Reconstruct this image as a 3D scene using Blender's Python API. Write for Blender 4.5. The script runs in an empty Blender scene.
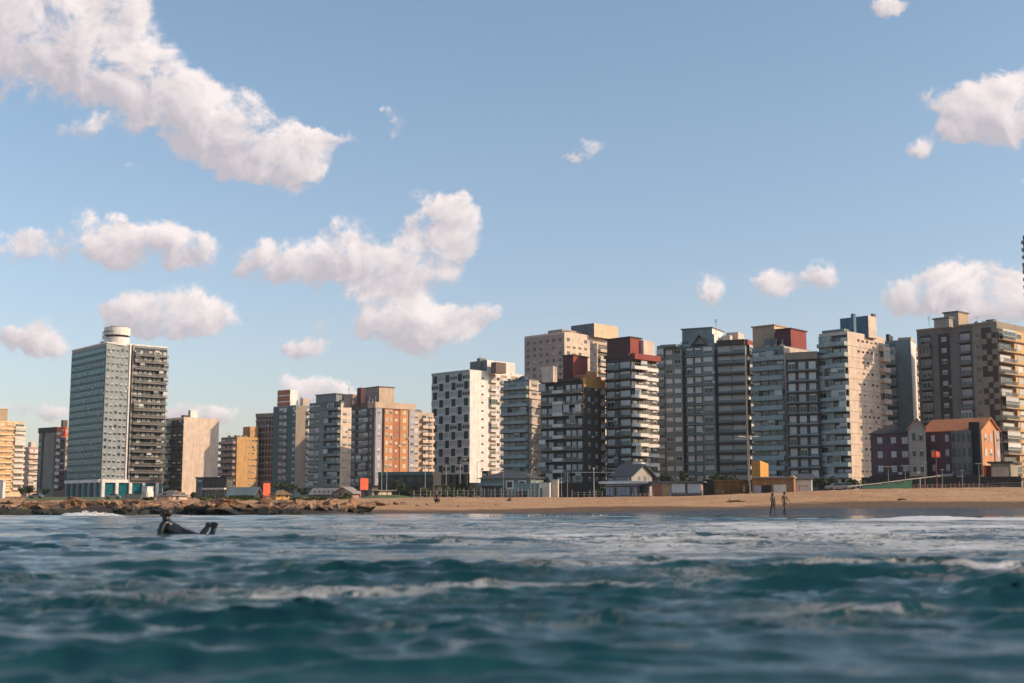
import bpy, bmesh, math, random
import numpy as np
from mathutils import Vector, Matrix, noise as mnoise
random.seed(7)
R = math.radians
scene = bpy.context.scene
COL = scene.collection

# ------------------------------------------------------------------ camera
F = 1280.0; CX = 512.0; CY = 341.5; HORIZ = 507.0; CAMZ = 0.6
TH = math.atan((HORIZ - CY) / F)
CT, ST = math.cos(TH), math.sin(TH)
cam = bpy.data.cameras.new('camera'); camo = bpy.data.objects.new('camera', cam); COL.objects.link(camo)
cam.sensor_width = 36; cam.lens = 36 * F / 1024
cam.clip_start = 0.1; cam.clip_end = 20000
camo.location = (0, 0, CAMZ); camo.rotation_euler = (R(90) + TH, 0, 0)
cam.dof.use_dof = True; cam.dof.focus_distance = 330; cam.dof.aperture_fstop = 1.6
scene.camera = camo

def U(px, py=470):
    yc = (CY - py) / F
    return (px - CX) / F / (CT - yc * ST)
def V(py):
    yc = (CY - py) / F
    return (ST + yc * CT) / (CT - yc * ST)
def P(px, py, Y):
    return Vector((U(px, py) * Y, Y, CAMZ + V(py) * Y))

# ------------------------------------------------------------------ tags
def tag(o, label=None, cat=None, group=None, kind=None):
    if label: o['label'] = label
    if cat: o['category'] = cat
    if group: o['group'] = group
    if kind: o['kind'] = kind
    return o
def empty(name, loc, rz=0.0):
    o = bpy.data.objects.new(name, None); COL.objects.link(o)
    o.location = loc; o.rotation_euler = (0, 0, rz); o.empty_display_size = 0.5
    return o
def link(name, me, parent=None, loc=(0, 0, 0), rz=0.0):
    o = bpy.data.objects.new(name, me); COL.objects.link(o)
    o.parent = parent; o.location = loc; o.rotation_euler = (0, 0, rz)
    return o

# ------------------------------------------------------------------ mesh builder
class MB:
    def __init__(s): s.v = []; s.f = []; s.m = []; s.mats = []
    def mi(s, m):
        if m not in s.mats: s.mats.append(m)
        return s.mats.index(m)
    def face(s, pts, m):
        i = len(s.v); s.v += [tuple(p) for p in pts]; s.f.append(list(range(i, i + len(pts)))); s.m.append(s.mi(m))
    def box(s, x0, x1, y0, y1, z0, z1, m, skip=''):
        i = len(s.v)
        s.v += [(x0,y0,z0),(x1,y0,z0),(x1,y1,z0),(x0,y1,z0),(x0,y0,z1),(x1,y0,z1),(x1,y1,z1),(x0,y1,z1)]
        k = s.mi(m)
        for n, q in (('b',(3,2,1,0)),('t',(4,5,6,7)),('f',(0,1,5,4)),('r',(1,2,6,5)),('k',(2,3,7,6)),('l',(3,0,4,7))):
            if n in skip: continue
            s.f.append([i + j for j in q]); s.m.append(k)
    def tube(s, pts, rad, m, n=6):
        pts = [Vector(p) for p in pts]; k = s.mi(m); rings = []
        if not isinstance(rad, (list, tuple)): rad = [rad] * len(pts)
        for i, p in enumerate(pts):
            t = (pts[min(i + 1, len(pts) - 1)] - pts[max(i - 1, 0)]).normalized()
            a = t.orthogonal().normalized()
            if abs(t.z) < 0.9: a = t.cross(Vector((0, 0, 1))).normalized()
            b = t.cross(a)
            ring = []
            for j in range(n):
                q = p + (a * math.cos(2*math.pi*j/n) + b * math.sin(2*math.pi*j/n)) * rad[i]
                ring.append(len(s.v)); s.v.append(tuple(q))
            rings.append(ring)
        for r0, r1 in zip(rings, rings[1:]):
            for j in range(n):
                s.f.append([r0[j], r0[(j+1)%n], r1[(j+1)%n], r1[j]]); s.m.append(k)
        s.f.append(rings[0][::-1]); s.m.append(k); s.f.append(rings[-1]); s.m.append(k)
    def cyl(s, cx, cy, z0, z1, r0, r1, m, n=24):
        k = s.mi(m); i = len(s.v)
        for z, r in ((z0, r0), (z1, r1)):
            for j in range(n):
                s.v.append((cx + r*math.cos(2*math.pi*j/n), cy + r*math.sin(2*math.pi*j/n), z))
        for j in range(n):
            s.f.append([i+j, i+(j+1)%n, i+n+(j+1)%n, i+n+j]); s.m.append(k)
        s.f.append([i+j for j in range(n)][::-1]); s.m.append(k)
        s.f.append([i+n+j for j in range(n)]); s.m.append(k)
    def mesh(s, name):
        me = bpy.data.meshes.new(name); me.from_pydata(s.v, [], s.f)
        for m in s.mats: me.materials.append(m)
        me.polygons.foreach_set('material_index', s.m); me.update()
        return me
    def build(s, name, parent=None, loc=(0, 0, 0), rz=0.0):
        return link(name, s.mesh(name), parent, loc, rz)

# ------------------------------------------------------------------ materials
def nodes_of(name):
    m = bpy.data.materials.new(name); m.use_nodes = True
    nt = m.node_tree; b = nt.nodes['Principled BSDF']
    return m, nt, b
def N(nt, t, **kw):
    n = nt.nodes.new(t)
    for k, v in kw.items():
        if k.startswith('_'): n.inputs[k[1:].replace('_', ' ')].default_value = v
        else: setattr(n, k, v)
    return n
def mth(nt, op, a, b=None, c=None, clamp=False):
    n = nt.nodes.new('ShaderNodeMath'); n.operation = op; n.use_clamp = clamp
    for i, x in enumerate((a, b, c)):
        if x is None: continue
        if isinstance(x, (int, float)): n.inputs[i].default_value = x
        else: nt.links.new(x, n.inputs[i])
    return n.outputs[0]
def mix(nt, fac, a, b, blend='MIX'):
    n = nt.nodes.new('ShaderNodeMix'); n.data_type = 'RGBA'; n.blend_type = blend
    for i, x in ((0, fac), (6, a), (7, b)):
        if isinstance(x, (int, float)): n.inputs[i].default_value = x
        elif isinstance(x, tuple): n.inputs[i].default_value = (*x[:3], 1)
        else: nt.links.new(x, n.inputs[i])
    return n.outputs[2]
def ramp(nt, x, a, b):
    n = nt.nodes.new('ShaderNodeMapRange'); n.interpolation_type = 'SMOOTHSTEP'
    nt.links.new(x, n.inputs[0]); n.inputs[1].default_value = a; n.inputs[2].default_value = b
    return n.outputs[0]

_mats = {}
def mat(name, col, rough=0.8, var=0.25, scale=0.35, streak=True, metal=0.0, rnd=0.0, bump=0.0, spec=None):
    """weathered painted/rendered surface: large stains, vertical dirt streaks, fine grain"""
    if name in _mats: return _mats[name]
    m, nt, b = nodes_of(name)
    tc = N(nt, 'ShaderNodeTexCoord'); L = nt.links
    n1 = N(nt, 'ShaderNodeTexNoise', _Scale=scale, _Detail=6.0, _Roughness=0.65); L.new(tc.outputs['Object'], n1.inputs['Vector'])
    f = n1.outputs[0]
    if streak:
        mp = N(nt, 'ShaderNodeMapping'); mp.inputs['Scale'].default_value = (1.3, 1.3, 0.09); L.new(tc.outputs['Object'], mp.inputs[0])
        n2 = N(nt, 'ShaderNodeTexNoise', _Scale=1.0, _Detail=5.0, _Roughness=0.7); L.new(mp.outputs[0], n2.inputs['Vector'])
        f = mth(nt, 'ADD', mth(nt, 'MULTIPLY', f, 0.5), mth(nt, 'MULTIPLY', n2.outputs[0], 0.5))
    fac = ramp(nt, f, 0.32, 0.68)
    c0 = tuple(x * (1 - var) for x in col); c1 = tuple(min(1, x * (1 + var * 0.6)) for x in col)
    c = mix(nt, fac, c0, c1)
    if rnd:
        oi = N(nt, 'ShaderNodeObjectInfo')
        k = mth(nt, 'ADD', mth(nt, 'MULTIPLY', oi.outputs['Random'], rnd), 1 - rnd * 0.6)
        hs = N(nt, 'ShaderNodeHueSaturation'); L.new(c, hs.inputs['Color']); L.new(k, hs.inputs['Value']); c = hs.outputs[0]
    L.new(c, b.inputs['Base Color'])
    b.inputs['Roughness'].default_value = rough; b.inputs['Metallic'].default_value = metal
    if spec is not None: b.inputs['Specular IOR Level'].default_value = spec
    if bump:
        bp = N(nt, 'ShaderNodeBump', _Strength=bump, _Distance=0.1); n3 = N(nt, 'ShaderNodeTexNoise', _Scale=scale * 8, _Detail=6.0)
        L.new(tc.outputs['Object'], n3.inputs['Vector']); L.new(n3.outputs[0], bp.inputs['Height']); L.new(bp.outputs[0], b.inputs['Normal'])
    _mats[name] = m
    return m
def glassmat(name, col, rough=0.06, rnd=0.6):
    if name in _mats: return _mats[name]
    m, nt, b = nodes_of(name); L = nt.links
    oi = N(nt, 'ShaderNodeObjectInfo'); tc = N(nt, 'ShaderNodeTexCoord')
    n1 = N(nt, 'ShaderNodeTexNoise', _Scale=0.8, _Detail=3.0); L.new(tc.outputs['Object'], n1.inputs['Vector'])
    k = mth(nt, 'ADD', mth(nt, 'MULTIPLY', oi.outputs['Random'], rnd), n1.outputs[0])
    c = mix(nt, ramp(nt, k, 0.3, 1.3), tuple(x * 0.5 for x in col), tuple(x * 1.8 for x in col))
    L.new(c, b.inputs['Base Color']); b.inputs['Roughness'].default_value = rough; b.inputs['IOR'].default_value = 1.5
    if name == 'teal_glass': b.inputs['Specular IOR Level'].default_value = .3
    _mats[name] = m
    return m

W = dict(
    white=(0.72, 0.70, 0.68), offwhite=(0.60, 0.57, 0.53), pinkwhite=(0.60, 0.49, 0.41), cream=(0.62, 0.48, 0.33),
    beige=(0.50, 0.38, 0.29), tan=(0.40, 0.29, 0.20), yellow=(0.54, 0.33, 0.14), ochre=(0.42, 0.22, 0.06), orange=(0.52, 0.235, 0.095),
    brick=(0.40, 0.15, 0.075), redbrick=(0.30, 0.075, 0.045), red=(0.24, 0.04, 0.032), maroon=(0.085, 0.028, 0.034), plum=(0.10, 0.055, 0.075),
    grey=(0.30, 0.30, 0.30), midgrey=(0.145, 0.145, 0.15), darkgrey=(0.06, 0.06, 0.065), charcoal=(0.035, 0.036, 0.04), black=(0.015, 0.015, 0.018),
    bluegrey=(0.185, 0.232, 0.235), paleblue=(0.30, 0.345, 0.35), icepanel=(0.42, 0.48, 0.51), teal=(0.075, 0.145, 0.16), brickpink=(0.50, 0.23, 0.11), tealgrey=(0.185, 0.245, 0.25), bluepaint=(0.07, 0.15, 0.22),
    lavender=(0.36, 0.34, 0.40), brown=(0.12, 0.085, 0.07), darkbrown=(0.055, 0.04, 0.036), greybeige=(0.25, 0.215, 0.18), concrete=(0.29, 0.27, 0.25),
    redorange=(0.75, 0.13, 0.05), pink=(0.38, 0.27, 0.235), silver=(0.27, 0.305, 0.33), tile=(0.50, 0.19, 0.075), slate=(0.06, 0.065, 0.075), green=(0.04, 0.09, 0.03))
def M(k): return mat('paint_' + k, W[k], rough=0.75)
M_FRAME = mat('window_frame_white', (0.55, 0.55, 0.53), 0.5, 0.15, streak=False, rnd=0.3)
M_DFRAME = mat('window_frame_dark', (0.06, 0.06, 0.065), 0.5, 0.2, streak=False)
M_BLIND = mat('roller_blind', (0.50, 0.515, 0.52), 0.7, 0.12, streak=False, rnd=0.5)
M_BLINDY = mat('roller_blind_cream', (0.62, 0.52, 0.38), 0.7, 0.12, streak=False, rnd=0.4)
M_GLASS = glassmat('window_glass', (0.03, 0.04, 0.045))
M_TGLASS = glassmat('teal_glass', (0.014, 0.13, 0.17), 0.12, 0.35)
M_DGLASS = glassmat('dark_glass', (0.012, 0.016, 0.018), 0.1)
M_RAIL = mat('metal_railing', (0.20, 0.19, 0.18), 0.4, 0.2, streak=False, metal=0.5)
M_METAL = mat('galvanised_metal', (0.42, 0.42, 0.42), 0.45, 0.2, streak=False, metal=0.4)

# ------------------------------------------------------------------ terrain
def pz(py, Y): return CAMZ + V(py) * Y
TL = [(60,-1.6),(92,-0.5),(103,0.35),(112,pz(502.5,112)),(200,pz(501,200)),(350,pz(499.5,350)),(480,pz(497.3,480)),(600,5.4),(900,6.5),(6000,12)]
def tail(z350=3.4, z480=4.6): return [(350,z350),(480,z480),(600,5.6),(900,6.5),(6000,12)]
TERR = [
    (-2500, TL), (300, TL),
    (372, [(60,-1.6),(98,-0.35),(112,0.05),(124,0.4),(150,pz(505,150)),(200,pz(500,200)),(260,pz(498.5,260))] + tail(3.1)),
    (450, [(60,-1.6),(98,-0.35),(114,0.02),(132,0.4),(160,1.05),(200,pz(497.6,200)),(260,pz(497.4,260))] + tail(3.2)),
    (560, [(60,-1.6),(98,-0.3),(113,0.02),(132,0.35),(165,0.95),(200,pz(498,200)),(260,pz(497.6,260))] + tail(3.2)),
    (690, [(60,-1.4),(90,-0.12),(101,0.0),(112,0.10),(128,0.3),(160,0.85),(192,pz(496.8,192)),(260,pz(496,260))] + tail(3.4)),
    (750, [(60,-1.4),(82,-0.12),(92,0.0),(106,0.10),(125,0.28),(158,0.85),(190,pz(494,190)),(260,pz(493.5,260))] + tail(3.8)),
    (850, [(60,-1.4),(80,-0.12),(90,0.0),(105,0.10),(122,0.25),(152,0.75),(166,1.35),(190,pz(489.2,190)),(260,3.9)] + tail(4.2)),
    (1024, [(60,-1.4),(80,-0.12),(90,0.0),(104,0.10),(122,0.25),(152,0.8),(166,1.5),(190,pz(487.2,190)),(260,4.1)] + tail(4.5)),
    (3500, [(60,-1.4),(80,-0.12),(90,0.0),(104,0.10),(122,0.25),(152,0.8),(166,1.5),(190,3.7),(260,4.3)] + tail(4.7)),
]
def lerp_tab(tab, Y):
    if Y <= tab[0][0]: return tab[0][1]
    for (a, za), (b, zb) in zip(tab, tab[1:]):
        if Y <= b: return za + (zb - za) * (Y - a) / (b - a)
    return tab[-1][1]
def ground_z(x, Y):
    px = CX + F * (x / max(Y, 1.0)) / 1.0085
    px = max(-2499, min(3499, px))
    for (pa, ta), (pb, tb) in zip(TERR, TERR[1:]):
        if px <= pb:
            t = (px - pa) / (pb - pa)
            return lerp_tab(ta, Y) * (1 - t) + lerp_tab(tb, Y) * t
    return lerp_tab(TERR[-1][1], Y)

def build_ground():
    ys = [60]; 
    while ys[-1] < 2300: ys.append(ys[-1] * (1.012 if ys[-1] < 100 else 1.0048 if ys[-1] < 215 else 1.012 if ys[-1] < 300 else 1.08))
    us = np.concatenate([np.linspace(-2.2, -0.5, 18)[:-1], np.linspace(-0.5, 0.5, 321), np.linspace(0.5, 2.2, 18)[1:]])
    vs, wet, veg, wash = [], [], [], []
    for Y in ys:
        for u in us:
            x = u * Y; z = ground_z(x, Y)
            if 100 < Y < 330:
                am = min(1, (Y - 100) / 30)
                z += am * (0.10 * mnoise.noise((x * .09, Y * .05, 0)) + 0.045 * mnoise.noise((x * .35, Y * .22, 3)) + 0.055 * mnoise.noise((x * 1.1, Y * .55, 7)) + 0.035 * mnoise.noise((x * 2.3, Y * 1.2, 17)))
            vs.append((x, Y, z))
            px = CX + F * u
            thr = np.interp(px, [300, 450, 600, 720, 850, 1100], [0.1, 0.25, 0.6, 0.85, 1.25, 1.35])
            thr += 0.35 * mnoise.noise((x * .06, Y * .03, 5)) + 0.15 * mnoise.noise((x * .3, Y * .15, 9))
            w = 1 - min(1, max(0, (z - thr + 0.3) / 0.6))
            wet.append(w)
            t2 = np.interp(px, [560, 680, 800], [0.06, 0.28, 0.5]) + 0.08 * mnoise.noise((x * .12, Y * .06, 2))
            wash.append(float(min(1, max(0, (t2 - z) / 0.12 + .5))))
            g = float(np.interp(px, [330, 375], [1, 0]) * np.interp(Y, [90, 98, 107, 111], [1, 1, 1, 0]))
            veg.append(g)
    n = len(us); fs = []
    for j in range(len(ys) - 1):
        for i in range(n - 1):
            a = j * n + i; fs.append((a, a + 1, a + n + 1, a + n))
    me = bpy.data.meshes.new('ground'); me.from_pydata(vs, [], fs)
    at = me.attributes.new('wet', 'FLOAT', 'POINT'); at.data.foreach_set('value', np.array(wet, dtype=np.float32))
    at = me.attributes.new('wash', 'FLOAT', 'POINT'); at.data.foreach_set('value', np.array(wash, dtype=np.float32))
    at = me.attributes.new('rocky', 'FLOAT', 'POINT'); at.data.foreach_set('value', np.array(veg, dtype=np.float32))
    me.polygons.foreach_set('use_smooth', [True] * len(fs))
    m, nt, b = nodes_of('beach_sand'); L = nt.links
    tc = N(nt, 'ShaderNodeTexCoord')
    a = N(nt, 'ShaderNodeAttribute'); a.attribute_name = 'wet'
    n1 = N(nt, 'ShaderNodeTexNoise', _Scale=0.12, _Detail=8.0, _Roughness=0.7); L.new(tc.outputs['Object'], n1.inputs['Vector'])
    n2 = N(nt, 'ShaderNodeTexNoise', _Scale=1.6, _Detail=6.0, _Roughness=0.75); L.new(tc.outputs['Object'], n2.inputs['Vector'])
    c = mix(nt, ramp(nt, n1.outputs[0], 0.3, 0.7), (0.49, 0.27, 0.135), (0.64, 0.40, 0.225))
    c = mix(nt, mth(nt, 'MULTIPLY', ramp(nt, n2.outputs[0], 0.52, 0.66), 0.6), c, (0.17, 0.10, 0.06))
    wf = mth(nt, 'ADD', a.outputs['Fac'], mth(nt, 'MULTIPLY', mth(nt, 'SUBTRACT', n1.outputs[0], 0.5), 0.8), clamp=True)
    wf = ramp(nt, wf, 0.25, 0.75)
    c = mix(nt, wf, c, (0.17, 0.105, 0.062))
    rk = N(nt, 'ShaderNodeAttribute'); rk.attribute_name = 'rocky'
    c = mix(nt, rk.outputs['Fac'], c, (0.05, 0.038, 0.03))
    L.new(c, b.inputs['Base Color'])
    gl = N(nt, 'ShaderNodeAttribute'); gl.attribute_name = 'wash'; g2 = gl.outputs['Fac']
    c = mix(nt, g2, c, (0.045, 0.045, 0.048)); L.new(c, b.inputs['Base Color'])
    L.new(mth(nt, 'SUBTRACT', 0.95, mth(nt, 'MULTIPLY', g2, 0.72)), b.inputs['Roughness']); b.inputs['Specular IOR Level'].default_value = 0.35
    n4 = N(nt, 'ShaderNodeTexNoise', _Scale=0.7, _Detail=5.0, _Roughness=0.8); L.new(tc.outputs['Object'], n4.inputs['Vector'])
    bp = N(nt, 'ShaderNodeBump', _Strength=1.0, _Distance=0.9)
    L.new(n4.outputs[0], bp.inputs['Height']); L.new(bp.outputs[0], b.inputs['Normal'])
    me.materials.append(m)
    o = link('ground', me); tag(o, 'orange sand beach rising to flat ground under the seafront', 'beach', kind='structure')
build_ground()

def sheet(name, pts, m, dz=0.03, label=None, cat=None, div=10):
    """a paved/grass sheet draped on the ground; pts: 4 corners (px, Y)"""
    mb = MB(); vs = []
    (pa, ya), (pb, yb), (pc, yc_), (pd, yd) = pts
    for j in range(div + 1):
        t = j / div
        for i in range(div * 3 + 1):
            s = i / (div * 3)
            px = (pa * (1 - s) + pb * s) * (1 - t) + (pd * (1 - s) + pc * s) * t
            Y = (ya * (1 - s) + yb * s) * (1 - t) + (yd * (1 - s) + yc_ * s) * t
            x = U(px, 497) * Y; vs.append((x, Y, ground_z(x, Y) + dz))
    n = div * 3 + 1; fs = [(j*n+i, j*n+i+1, (j+1)*n+i+1, (j+1)*n+i) for j in range(div) for i in range(n - 1)]
    me = bpy.data.meshes.new(name); me.from_pydata(vs, [], fs); me.materials.append(m)
    o = link(name, me); tag(o, label, cat, kind='structure'); return o
M_GRASS = mat('lawn_grass', (0.075, 0.13, 0.03), 0.9, 0.45, 0.5, streak=False, bump=0.8)
M_ASPH = mat('asphalt', (0.055, 0.055, 0.057), 0.85, 0.2, 0.8, streak=False)
M_PAVE = mat('promenade_paving', (0.26, 0.23, 0.20), 0.85, 0.25, 0.5, streak=False)
sheet('lawn', [(20, 250), (140, 250), (140, 470), (20, 470)], M_GRASS, 0.06, 'green lawn in front of the glass tower', 'lawn')
sheet('road', [(-250, 490), (480, 440), (480, 458), (-250, 512)], M_ASPH, 0.10, 'asphalt road running along the left seafront', 'road')
sheet('promenade', [(400, 262), (860, 258), (860, 325), (400, 430)], M_PAVE, 0.05, 'grey paving behind the beach', 'pavement')

# ------------------------------------------------------------------ sea
RNG = np.random.default_rng(11)
NW = 150
_lam = np.exp(RNG.uniform(np.log(0.16), np.log(7.5), NW))
_k = 2 * np.pi / _lam
_sp = np.interp(np.log(_lam), [np.log(0.16), np.log(1.0), np.log(7.5)], [0.42, 0.20, 0.13])
_th = RNG.normal(R(84), 1.0, NW) * 0 + R(84) + RNG.normal(0, 1, NW) * _sp * 0.8
_kx, _ky = _k * np.cos(_th), _k * np.sin(_th)
_ph = RNG.uniform(0, 2 * np.pi, NW)
_amp = (0.0084 * _lam ** 0.78 * np.exp(-(_lam / 1.3) ** 2) + 0.0020 * _lam * np.exp(-(_lam / 6.0) ** 2)) * RNG.uniform(0.6, 1.3, NW)
def shore_Y(px): return np.interp(px, [-200, 300, 372, 450, 560, 690, 750, 850, 1024, 1300], [97, 98, 110, 113, 112, 100, 93, 90, 90, 90])
def gauss(x, c, w): return np.exp(-((x - c) / w) ** 2)
def nz2(x, y, seed, oct=4):
    r = np.random.default_rng(seed); out = np.zeros_like(x); a = 1.0; s = 1.0; tot = 0
    for o in range(oct):
        for _ in range(5):
            t = r.uniform(0, 2 * np.pi); out += a * np.sin(s * (x * np.cos(t) + y * np.sin(t)) + r.uniform(0, 6.28)) * 0.32
        tot += a; a *= 0.55; s *= 2.1
    return out / tot
def swell(x, y):
    """height of the larger shapes: shore breakers"""
    px = CX + F * x / np.maximum(y, 2.0)
    sY = shore_Y(px)
    h = np.zeros_like(x)
    wob = 2.0 * nz2(x * 0.12, y * 0.0, 3)
    # outer breaker on the right half, then one close to the beach
    m1 = np.interp(px, [820, 890, 1300], [0, 1, 1]) * (0.75 + 0.35 * nz2(x * .35, y * 0, 5))
    h += 0.20 * m1 * gauss(y, 58 + wob, 1.0) * (0.75 + 0.5 * nz2(x * 1.6, y * 1.2, 41))
    m2 = np.interp(px, [330, 420, 600, 760, 1000], [0, 1, 1, 0.3, 0.1]) * (0.7 + 0.5 * nz2(x * .3, y * 0, 8))
    h += 0.14 * m2 * gauss(y, 78 + wob, 1.6) * (0.8 + 0.5 * nz2(x * 1.2, y * .8, 42))
    m3 = np.interp(px, [60, 74, 100, 122], [0, 1, 0.8, 0]) * (0.7 + 0.5 * nz2(x * .9, y * 0, 9))
    h += 0.40 * m3 * gauss(y, 84 + 0.4 * wob, 1.5) * (0.6 + 0.7 * nz2(x * 2.2, y * 1.5, 44))
    h += 0.06 * gauss(y, 34 + 2 * wob, 3.0) * (0.6 + 0.6 * nz2(x * .2, y * 0, 12))
    h += 0.03 * gauss(y, 21 + wob, 1.6) * (0.5 + 0.7 * nz2(x * .3, y * 0, 13))
    h += 0.035 * gauss(y, 11.5 + 0.6 * wob, 0.9) * (0.5 + 0.7 * nz2(x * .4, y * 0, 14))
    h += 0.02 * gauss(y, 7.3 + 0.3 * wob, 0.55) * (0.5 + 0.7 * nz2(x * .5, y * 0, 15))
    return h
def sea(x, y, dx=None, disp=False):
    z = swell(x, y); ox = np.zeros_like(x); oy = np.zeros_like(x)
    pxs_ = CX + F * x / np.maximum(y, 2.0)
    fade = np.interp((shore_Y(pxs_) - y) * np.interp(pxs_, [560, 760], [1, .5]), [-2, 14], [0.10, 1.0])
    grp = 0.42 + 1.0 * np.clip(0.42 + 1.0 * nz2(x * 0.30, y * 0.55, 77, 3), 0, 1)
    for i in range(NW):
        a = _amp[i]
        att = fade * grp
        if dx is not None: att = att * np.exp(-(dx * _k[i] * 0.55) ** 2)
        ph = _kx[i] * x + _ky[i] * y + _ph[i]
        z = z + a * att * np.sin(ph)
        if disp:
            c = a * att * np.cos(ph) * 0.8
            ox += c * _kx[i] / _k[i]; oy += c * _ky[i] / _k[i]
    return (z, ox, oy) if disp else z
def sea_h(x, y): return float(sea(np.array([x], float), np.array([y], float))[0])

def build_sea():
    rows = 720; cols = 640
    ys = 2.0 * (122 / 2.0) ** (np.arange(rows) / (rows - 1))
    ys = np.concatenate([[-45, -30, -21, -15, -11, -8, -5.5, -3.5, -2, -0.8, 0.2, 1.0, 1.6], ys]); rows = len(ys)
    t = np.linspace(-1, 1, cols); yb = np.maximum(ys, 2.0)[:, None]; ta = np.abs(t)[None, :]
    X = np.sign(t)[None, :] * np.where(ta < .8, ta / .8 * .50 * yb, .50 * yb + (np.clip(ta - .8, 0, 1) / .2) ** 1.6 * (.45 * yb + 40))
    Y = np.repeat(ys[:, None], cols, 1)
    d = np.maximum(np.gradient(X, axis=1), 0.45 * np.gradient(ys)[:, None])
    Z, OX, OY = sea(X, Y, d, True)
    px = CX + F * X / np.maximum(Y, 2.0)
    dsh = shore_Y(px) - Y
    # foam cover: where waves have broken
    f = np.zeros_like(X)
    wob = 2.0 * nz2(X * 0.12, Y * 0, 3)
    rt = np.interp(px, [100, 420, 700], [0.55, 0.85, 1.0])
    f += 0.80 * rt * np.interp(Y, [6, 11, 17, 26, 40, 54, 62], [0.1, 0.42, 0.75, 0.95, 1.0, 0.85, 0.0])
    f += 1.1 * np.interp(px, [820, 900], [0, 1]) * gauss(Y, 57.3 + wob, 1.6)
    f += 0.45 * np.interp(px, [330, 420, 650, 780], [0, 1, 1, 0]) * gauss(Y, 77.5 + wob, 1.2)
    f += 1.3 * np.interp(px, [58, 72, 104, 122], [0, 1, 1, 0]) * gauss(Y, 83 + .4 * wob, 4.0)
    f += 0.75 * np.interp(px, [-100, 0, 380, 420], [1, 1, 1, 0]) * gauss(dsh, 3, 4.5)
    f += 0.50 * np.interp(px, [350, 400, 620, 720], [0, 1, 1, .55]) * gauss(dsh, 1, 1.2)
    f += 0.30 * np.interp(px, [100, 300], [0.6, 0]) * np.interp(Y, [50, 60, 78, 85], [0, 1, 1, 0])
    f += 0.78 * gauss(Y, 9, 6) * np.clip(0.35 + 1.1 * nz2(X * .7, Y * .9, 21), 0, 1)
    f += 0.35 * nz2(X * 0.25, Y * 0.35, 22) * np.interp(Y, [8, 20], [0.3, 1])
    X2, Y2 = X + OX, Y + OY
    v = np.stack([X2, Y2, Z], -1).reshape(-1, 3)
    idx = np.arange(rows * cols).reshape(rows, cols)
    q = np.stack([idx[:-1, :-1], idx[:-1, 1:], idx[1:, 1:], idx[1:, :-1]], -1).reshape(-1, 4)
    # outer flat sea (beyond the detailed patch), slightly below
    base = len(v); S = 2500
    v = np.concatenate([v, np.array([(-S, -S, -0.62), (S, -S, -0.62), (S, 140, -0.62), (-S, 140, -0.62)], float)])
    q = np.concatenate([q, np.array([[base, base + 1, base + 2, base + 3]])])
    me = bpy.data.meshes.new('sea'); me.vertices.add(len(v)); me.vertices.foreach_set('co', v.astype(np.float32).ravel())
    me.loops.add(q.size); me.loops.foreach_set('vertex_index', q.astype(np.int32).ravel())
    me.polygons.add(len(q)); me.polygons.foreach_set('loop_start', np.arange(0, q.size, 4, dtype=np.int32))
    me.polygons.foreach_set('loop_total', np.full(len(q), 4, np.int32))
    me.polygons.foreach_set('use_smooth', np.ones(len(q), bool)); me.update()
    at = me.attributes.new('foam', 'FLOAT', 'POINT'); at.data.foreach_set('value', np.concatenate([f.ravel(), np.zeros(4)]).astype(np.float32))
    m, nt, b = nodes_of('sea_water'); L = nt.links
    geo = N(nt, 'ShaderNodeNewGeometry')
    a = N(nt, 'ShaderNodeAttribute'); a.attribute_name = 'foam'
    mp = N(nt, 'ShaderNodeMapping'); mp.inputs['Scale'].default_value = (0.75, 1.7, 1.0); L.new(geo.outputs['Position'], mp.inputs[0])
    n0 = N(nt, 'ShaderNodeTexNoise', _Scale=0.45, _Detail=4.0); L.new(mp.outputs[0], n0.inputs['Vector'])
    n1 = N(nt, 'ShaderNodeTexNoise', _Scale=2.2, _Detail=8.0, _Roughness=0.75, _Distortion=1.0); L.new(mp.outputs[0], n1.inputs['Vector'])
    lace = mth(nt, 'ABSOLUTE', mth(nt, 'SUBTRACT', n1.outputs[0], 0.5))          # thin foam threads
    lace = mth(nt, 'SUBTRACT', 1.0, mth(nt, 'MULTIPLY', lace, 6.0), clamp=True)
    k = mth(nt, 'ADD', mth(nt, 'MULTIPLY', lace, 0.50), mth(nt, 'MULTIPLY', n1.outputs[0], 0.75))
    k = mth(nt, 'ADD', k, mth(nt, 'MULTIPLY', mth(nt, 'SUBTRACT', n0.outputs[0], 0.5), 0.9))
    k = mth(nt, 'ADD', k, mth(nt, 'MULTIPLY', a.outputs['Fac'], 0.85))
    foam = mth(nt, 'MULTIPLY', ramp(nt, k, 1.18, 1.62), 0.95)
    deep = mix(nt, n0.outputs[0], (0.003, 0.030, 0.040), (0.014, 0.078, 0.094))
    c = mix(nt, foam, deep, (0.62, 0.65, 0.68))
    L.new(c, b.inputs['Base Color'])
    L.new(mth(nt, 'ADD', 0.06, mth(nt, 'MULTIPLY', foam, 0.7)), b.inputs['Roughness'])
    b.inputs['IOR'].default_value = 1.333
    n2 = N(nt, 'ShaderNodeTexNoise', _Scale=7.0, _Detail=6.0, _Roughness=0.7); L.new(mp.outputs[0], n2.inputs['Vector'])
    bp = N(nt, 'ShaderNodeBump', _Strength=0.28, _Distance=0.04); L.new(n2.outputs[0], bp.inputs['Height'])
    bp2 = N(nt, 'ShaderNodeBump', _Strength=0.6, _Distance=0.05); L.new(foam, bp2.inputs['Height']); L.new(bp.outputs[0], bp2.inputs['Normal'])
    L.new(bp2.outputs[0], b.inputs['Normal'])
    me.materials.append(m)
    o = link('sea', me); tag(o, 'choppy dark teal sea with foam streaks and small breakers', 'sea', kind='structure')
build_sea()

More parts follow.
